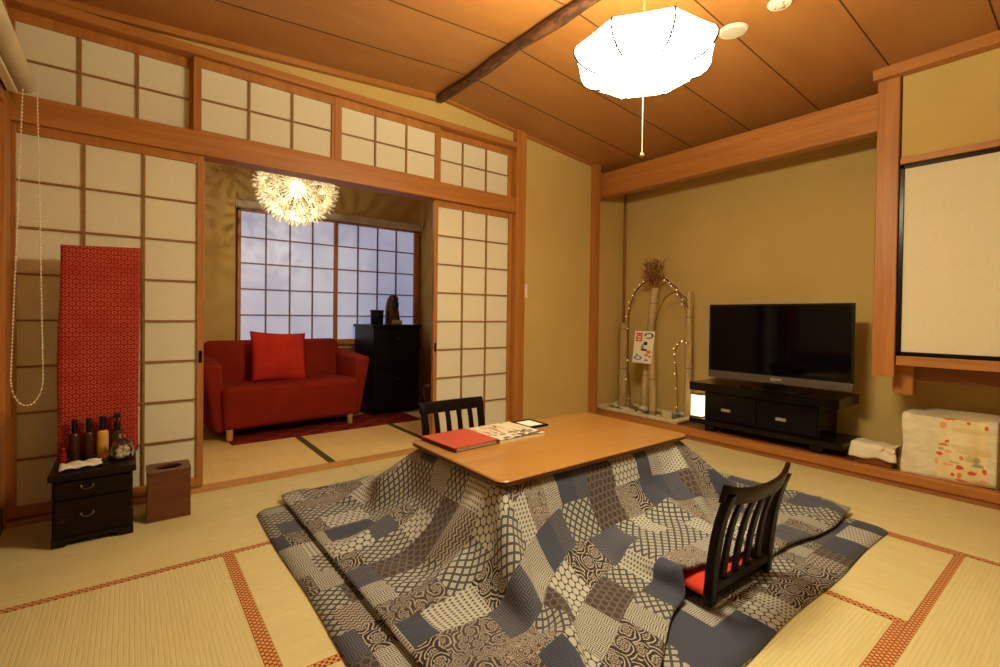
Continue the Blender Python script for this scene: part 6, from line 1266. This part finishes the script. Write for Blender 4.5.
proto_b = bmesh.new(); bmesh.ops.create_icosphere(proto_b, subdivisions=1, radius=1); pv = [v.co.copy() for v in proto_b.verts]; pf = [[v.index for v in f.verts] for f in proto_b.faces]; proto_b.free()
V, Fc = [], []
for k in range(900):
    x, y = 3.725+.31*rg.random(), 2.345+.785*rg.random(); s = .006+.005*rg.random(); b0 = len(V)
    V += [(x+p.x*s, y+p.y*s*1.2, .100+p.z*s*.7+.004*rg.random()) for p in pv]; Fc += [[b0+i for i in f] for f in pf]
me = bpy.data.meshes.new('gravel'); me.from_pydata(V, [], Fc); o = bpy.data.objects.new('gravel', me); COL.objects.link(o)
gm = M('gravel_grey'); ng = gm.noise(gm.coord(), 70, 2); gm.color(gm.mix(ng.step(.35, .65), (.10, .11, .08), (.27, .26, .19))).set(rough=.8); me.materials.append(gm.m)
tag(o, 'dark gravel filling the bamboo edged tray', 'gravel', kind='stuff')
node_m = plain('bamboo_node', (.18, .10, .05))
def pole(label, a, b, r, nodes):
    a, b = Vector(a), Vector(b); mb = MB(); pts = []; rr = []
    cuts = sorted(set([0, 1]+nodes))
    N = 40
    for i in range(N+1):
        f = i/N; bul = max([0]+[1-abs(f-c)*N/1.2 for c in nodes if abs(f-c)*N < 1.2]); pts.append(a.lerp(b, f)); rr.append(r*(1-.12*f)+.0035*bul)
    mb.tube(pts, rr, 16)
    t = thing('bamboo_pole', label, 'bamboo', a, 0, 'dry bamboo poles in the tray')
    mb.build('culm', bamv, t, smooth=50)
    dv = (b-a).normalized()
    for c in nodes:
        p = a.lerp(b, c); MB().cyl(p-dv*.0035, p+dv*.0035, r*(1-.12*c)+.0042, n=18).build('node_ring', node_m, t)
    return t
bx = 3.95
pole('dry bamboo pole at the far left of the tray beside the alcove corner', (bx, 3.055, .102), (bx, 3.06, .945), .043, [.46, .93])
pole('short dry bamboo pole at the front of the tray below the card', (3.78, 2.585, .102), (3.78, 2.61, .86), .034, [.06, .45])
a, b = onx(643, 398, 3.90), onx(655, 288, 3.90)
pole('leaning dry bamboo pole behind the card, carrying the dried bouquet', (3.90, a.y, .102), (3.90, b.y, b.z), .040, [.3, .62, .88])
pole('dry bamboo pole at the right end of the tray beside the television', (bx, 2.34, .102), (bx, 2.345, 1.24), .034, [.40, .8])
wc = plain('pale_stone', (.62, .56, .42), rough=.7, var=.12)
for k, (px, py, s) in enumerate(((622, 409, .020), (627, 411, .028), (632, 412, .022), (643, 411, .034), (637, 414, .020), (683, 415, .024), (616, 407, .022), (659, 417, .018))):
    p = onz(px, py, .115); p.x = min(max(p.x, 3.735), 4.0)
    o = MB().ball((p.x, p.y, .106+s*.9), s*1.2, 10, (1, 1.3, .72)).build('pale_stone', wc, smooth=60); recenter(o)
    tag(o, 'small pale stone lying on the gravel of the bamboo tray', 'stone', 'pale stones in the bamboo tray')
t = thing('cut_bamboo_cup', 'short pale cut bamboo stump lying on the right of the tray', 'bamboo', (3.76, 2.43, .104))
MB().lathe([(0, .002), (.042, .002), (.046, .03), (.047, .075), (.040, .075), (.038, .02), (0, .015)], 24).build('cup', plain('pale_bamboo', (.62, .52, .32)), t, local=True, smooth=45)
t = thing('driftwood', 'brown driftwood piece on the gravel between the bamboo poles', 'driftwood', (3.80, 2.82, .104))
MB().tube([(0, -.10, .02), (.01, -.04, .028), (-.005, .03, .03), (.012, .10, .022)], [.014, .02, .018, .008], 8).tube([(.0, -.02, .03), (.02, .02, .06), (.015, .05, .085)], [.012, .009, .004], 7).build('branch', plain('driftwood_brown', (.2, .11, .05), rough=.8), t, local=True, smooth=60)
# arched vines
vine = plain('vine_brown', (.20, .085, .035), rough=.7)
def smoothpath(P, n=8):
    P = [Vector(p) for p in P]; out = []
    for i in range(len(P)-1):
        p0, p1, p2, p3 = P[max(i-1, 0)], P[i], P[i+1], P[min(i+2, len(P)-1)]
        for k in range(n):
            f = k/n; out.append(.5*((2*p1)+(p2-p0)*f+(2*p0-5*p1+4*p2-p3)*f*f+(3*p1-p0-3*p2+p3)*f**3))
    out.append(P[-1]); return out
arcs = [('tall arched vine looping over the bamboo poles', 3.97, [(630, 411), (628, 360), (628.5, 320), (632, 300), (641, 285), (653, 279), (664, 279), (674, 286), (682, 298), (687, 312), (691, 335), (692, 370), (691, 412)], .0075),
        ('inner arched vine between the front and right bamboo poles', 3.88, [(652, 350), (656, 322), (662, 303), (670, 294), (678, 292), (685, 298), (688, 308)], .0055),
        ('small low vine arch near the right bamboo pole', 3.88, [(677, 413), (677, 380), (675, 358), (677, 346), (683, 341), (689, 343)], .005)]
paths = []
for lb, X, P, r in arcs:
    pts = []
    for px, py in P:
        p = onx(px, py, X); p.z = max(p.z, .108); pts.append(p)
    pth = smoothpath(pts); paths.append(pth)
    pth2 = [p+Vector((.004*sin(i*.8), .004*cos(i*.7), 0)) for i, p in enumerate(pth)]
    o = MB().tube(pth2, r, 7).build('arched_vine', vine, smooth=60); recenter(o); tag(o, lb, 'vine', 'vine arches in the bamboo tray')
# fairy lights wound along the arches
t = thing('fairy_lights', 'string of tiny warm fairy lights wound along the vine arches', 'string lights', paths[0][0])
wp = []
for pth in (paths[0], paths[2]):
    q = [p+Vector((-.012+.010*sin(i*1.1), .012*cos(i*1.1), 0)) for i, p in enumerate(pth)]
    wp.append(q)
mb = MB()
for q in wp: mb.tube(q, .0011, 5)
mb.build('wire', plain('light_wire', (.35, .2, .08)), t)
fl = M('fairy_bulb'); fl.color((1, .9, .7)).set(emit=(1.0, .75, .38), strength=6)
proto = None
for q, st in ((wp[0], 3), (wp[1], 4)):
    for i in range(2, len(q), st):
        p = q[i]+Vector((-.008, .006*((i % 3)-1), 0))
        if proto is None:
            proto = MB().ball((0, 0, 0), .0026, 8).build('light_bulb', fl.m, t, local=True, smooth=60); o = proto
        else: o = proto.copy(); COL.objects.link(o); o.parent = t
        o.location = p-Vector(t.location)
# dried bouquet
top_ = onx(654, 284, 3.90)
mb = MB(); rd = random.Random(21)
for k in range(150):
    th = rd.uniform(0, 1.25)**1.0; ph = rd.uniform(0, 2*pi)
    base = top_+Vector((rd.uniform(-.05, .05), rd.uniform(-.085, .085), rd.uniform(-.03, .19)))
    v = Vector((sin(th)*cos(ph)*.8, sin(th)*sin(ph), cos(th)*.9)).normalized(); L = rd.uniform(.05, .11)
    s = v.orthogonal().normalized()*rd.uniform(.008, .018); w = v.cross(s).normalized()*.0012
    mb.poly([base, base+v*L*.45+s, base+v*L, base+v*L*.45-s], w)
for k in range(9):
    a_ = rd.uniform(0, 2*pi); mb.tube([top_+Vector((0, 0, -.05)), top_+Vector((.02*cos(a_), .03*sin(a_), .08))], .002, 4)
o = mb.build('dried_bouquet', plain('dried_leaves', (.33, .135, .055), rough=.8, var=.4, scale=60)); recenter(o)
tag(o, 'spiky dried brown bouquet at the top of the leaning bamboo', 'dried flowers')
# greeting card
m = M('card_print'); u, v, w_ = m.xyz(m.coord('UV'))
col = m.mix(0.0, (.84, .80, .72), (.84, .80, .72))
def blob(cx, cy, rx, ry, c, col, ring=None):
    dx, dy = (u-cx)/rx, (v-cy)/ry; d = dx*dx+dy*dy
    f = d.lt(1.0) if ring is None else d.lt(1.0)*d.gt(ring)
    return m.mix(f, col, c)
def bar(x0, x1, y0, y1, c, col): return m.mix(u.gt(x0)*u.lt(x1)*v.gt(y0)*v.lt(y1), col, c)
R_, K_ = (.70, .05, .03), (.03, .03, .03)
col = bar(.06, .42, .90, .95, R_, col); col = bar(.21, .27, .86, .94, R_, col)
col = bar(.08, .40, .68, .88, R_, col); col = bar(.15, .33, .80, .84, (.84, .8, .72), col); col = bar(.15, .33, .72, .76, (.84, .8, .72), col)
col = blob(.72, .86, .24, .09, K_, col, .42); col = bar(.44, .70, .80, .85, (.84, .8, .72), col)
col = blob(.60, .62, .10, .06, K_, col); col = blob(.46, .50, .09, .10, (.35, .33, .3), col); col = blob(.56, .42, .17, .035, K_, col)
col = blob(.80, .36, .12, .05, (.75, .22, .06), col); col = blob(.70, .26, .10, .045, (.75, .22, .06), col); col = blob(.88, .22, .06, .04, (.7, .1, .05), col)
col = blob(.28, .16, .22, .07, (.16, .20, .48), col, .35); col = blob(.20, .26, .05, .03, (.16, .2, .48), col); col = blob(.72, .10, .12, .03, (.2, .25, .35), col)
m.color(col).set(rough=.5)
c4 = [onx(635.5, 331, 3.746), onx(655, 331.5, 3.746), onx(651, 364, 3.746), onx(632, 362, 3.746)]
me = bpy.data.meshes.new('greeting_card'); V = [tuple(p) for p in c4]+[(p.x+.003, p.y, p.z) for p in c4]
me.from_pydata(V, [], [(0, 1, 2, 3), (7, 6, 5, 4), (0, 4, 5, 1), (1, 5, 6, 2), (2, 6, 7, 3), (3, 7, 4, 0)])
uvl = me.uv_layers.new(name='UVMap'); uv4 = [(0, 1), (1, 1), (1, 0), (0, 0)]*2
for lp in me.loops: uvl.data[lp.index].uv = uv4[lp.vertex_index]
me.materials.append(m.m); o = bpy.data.objects.new('greeting_card', me); COL.objects.link(o); recenter(o)
tag(o, 'white card with red and black brush marks hung on the bamboo', 'card')

# cloth covered tissue box
t = thing('tissue_box', 'red brown box with a small white cloth over it, between stand and large box', 'tissue box', (3.80, .935, .0855))
rw = wood('tissue_box_wood', (.22, .06, .025), (.30, .09, .035), 'y', rough=.3)
MB().box((3.735, .838, .0865), (3.87, 1.035, .205), .004).build('box', rw, t)
tc = M('tissue_cloth'); x, y, z = tc.xyz(tc.coord()); nt_ = tc.noise(tc.vec(y*20, z*34, x*20), 1, 3, .6, .6)
tc.color(tc.mix(nt_.step(.60, .68)*(z.step(.06, .10)), (.80, .73, .56), (.66, .24, .08))).set(rough=.9)
def tcl(i, j):
    u, s = i/20, j/20
    y = 1.052-.228*u
    L = .092; T = .135
    d = s*(2*L+T)
    if d < L: x, z = 3.728-.010*(1-d/L), .210-(L-d)*.86
    elif d < L+T: x, z = 3.728+(d-L), .212+.004*sin(6*u)
    else: x, z = 3.728+T+.006, .210-(d-L-T)*.8
    sw = .012*sin(u*9+s*2)*(1-min(1, max(0, d/L)) if d < L else 0)
    z += .018*(u-.5)**2*4*(-1 if d < L else 0)*.5
    if d < L: z -= .006*sin(u*5.0)
    yy = y+(.012*(1-d/L)*(1 if u < .5 else -1)*abs(2*u-1) if d < L else 0)
    return (x-sw, yy, z+.004*sin(u*13))
o = MB().grid(tcl, 21, 21).build('cover_cloth', tc.m, t, smooth=80); md = o.modifiers.new('thick', 'SOLIDIFY'); md.thickness = .003; md.offset = 1
# large box with floral cloth
t = thing('storage_box', 'large box draped in cream cloth with orange flowers under the hanging cabinet', 'box', (3.90, .59, .0855))
MB().box((3.735, .40, .0865), (4.09, .778, .43), .006).build('box', plain('box_brown', (.12, .05, .025)), t)
fm_ = M('floral_cloth'); x, y, z = fm_.xyz(fm_.coord())
base = fm_.mix(fm_.noise(fm_.vec(x*3, y*14, z*40), 1, 3).step(.35, .7), (.70, .64, .47), (.80, .74, .57))
jac = fm_.noise(fm_.vec(x*20, y*34, z*55), 1, 2)
base = fm_.mix((y*(1/.045)).frac().step(.47, .53)*.0+jac.step(.55, .62)*.22, base, (.60, .55, .42))
yl, yr = onx(938, 450, 3.722).y-.59, onx(988, 450, 3.722).y-.59
front = x.lt(-.165)
band = y.lt(yl)*y.gt(yr)
cream = fm_.mix(fm_.noise(fm_.vec(x*6, y*6, z*6), 1, 2).step(.4, .6), (.80, .66, .36), (.84, .74, .48))
col = fm_.mix(band, base, cream)
def fblob(px, py, rx, ry, c, col, op=1.0):
    p = onx(px, py, 3.722); dy, dz = (y-(p.y-.59))/rx, (z-(p.z-.0855))/ry
    nz_ = fm_.noise(fm_.vec(x*40, y*95, z*95), 1, 2)
    return fm_.mix((dy*dy+dz*dz+(nz_-.5)*2.6).lt(.8)*op, col, c)
OR, RD, OL, PK = (.72, .24, .09), (.66, .10, .04), (.46, .40, .16), (.78, .42, .22)
for a_ in ((972, 432, .10, .016, (.74, .60, .32)), (966, 448, .12, .014, (.75, .61, .33)), (975, 453, .08, .02, (.72, .58, .3)), (943, 425, .018, .024, PK), (965, 419, .03, .012, PK), (969, 423.5, .010, .009, RD), (987, 429, .010, .014, RD), (944, 444, .024, .010, OR), (947, 441, .012, .010, RD),
           (940, 453, .017, .012, RD), (941, 448, .012, .008, OL), (948, 451, .018, .010, PK), (970, 459, .022, .022, (.60, .52, .2)), (977, 461, .016, .02, OL), (978, 466, .03, .011, (.40, .37, .2)), (960, 467, .020, .014, RD), (972, 473, .020, .013, RD), (962, 458, .010, .014, OR),
           (948, 464, .026, .008, PK), (953, 474, .010, .010, RD), (960, 475, .012, .016, OR), (985, 472, .010, .014, RD), (984, 482, .022, .012, PK), (962, 480, .03, .007, OR), (949, 418.5, .03, .010, RD), (937, 460, .008, .02, PK), (955, 462, .03, .005, OL)):
    col = fblob(*a_, col, front)
fm_.color(col).set(rough=.75, spec=.25)
def fcl(i, j):
    u, s = i/30, j/30
    y = .790-.405*u; H, T = .375, .37; d = s*(2*H+T)
    if d < H:
        f = d/H; x = 3.722-.014*(1-f); z = .070+f*(.442-.070)+.030*u*(1-f)*.9
        x += .006*sin(u*16)*(1-f)+.002*sin(u*40); y += .004*sin(f*9)*(1 if u < .1 else 0)
    elif d < H+T: x = 3.722+(d-H); z = .444+.005*sin(u*5+d*6)
    else: x = 4.098; z = .442-(d-H-T)*.9
    return (x, y, z)
o = MB().grid(fcl, 31, 31).build('floral_cover', fm_.m, t, smooth=80); md = o.modifiers.new('thick', 'SOLIDIFY'); md.thickness = .003; md.offset = 1
for yy, s in ((.789, 1), (.387, -1)):
    o = MB().grid(lambda i, j: (3.724+.365*i/8, yy+s*.002+s*.004*sin(i*1.3)*(1-j/8), .08+.362*j/8), 9, 9).build('cover_side', fm_.m, t, smooth=80)

# ================================================================== LIGHT
def area(name, loc, rot, sx, sy, e, c):
    l = bpy.data.lights.new(name, 'AREA'); l.shape = 'RECTANGLE'; l.size = sx; l.size_y = sy; l.energy = e; l.color = c
    o = bpy.data.objects.new(name, l); COL.objects.link(o); o.location = loc; o.rotation_euler = rot; return o
w = bpy.data.worlds.new('dusk'); SC.world = w; w.use_nodes = True
w.node_tree.nodes['Background'].inputs[0].default_value = (.35, .45, .75, 1); w.node_tree.nodes['Background'].inputs[1].default_value = .25
SC.view_settings.view_transform = 'Standard'; SC.view_settings.look = 'None'; SC.view_settings.gamma = 1; SC.view_settings.use_curve_mapping = False
SC.view_settings.exposure = 0.48
SC.cycles.use_denoising = True
SC.cycles.max_bounces = 8; SC.cycles.diffuse_bounces = 5
SC.cycles.sample_clamp_indirect = 4
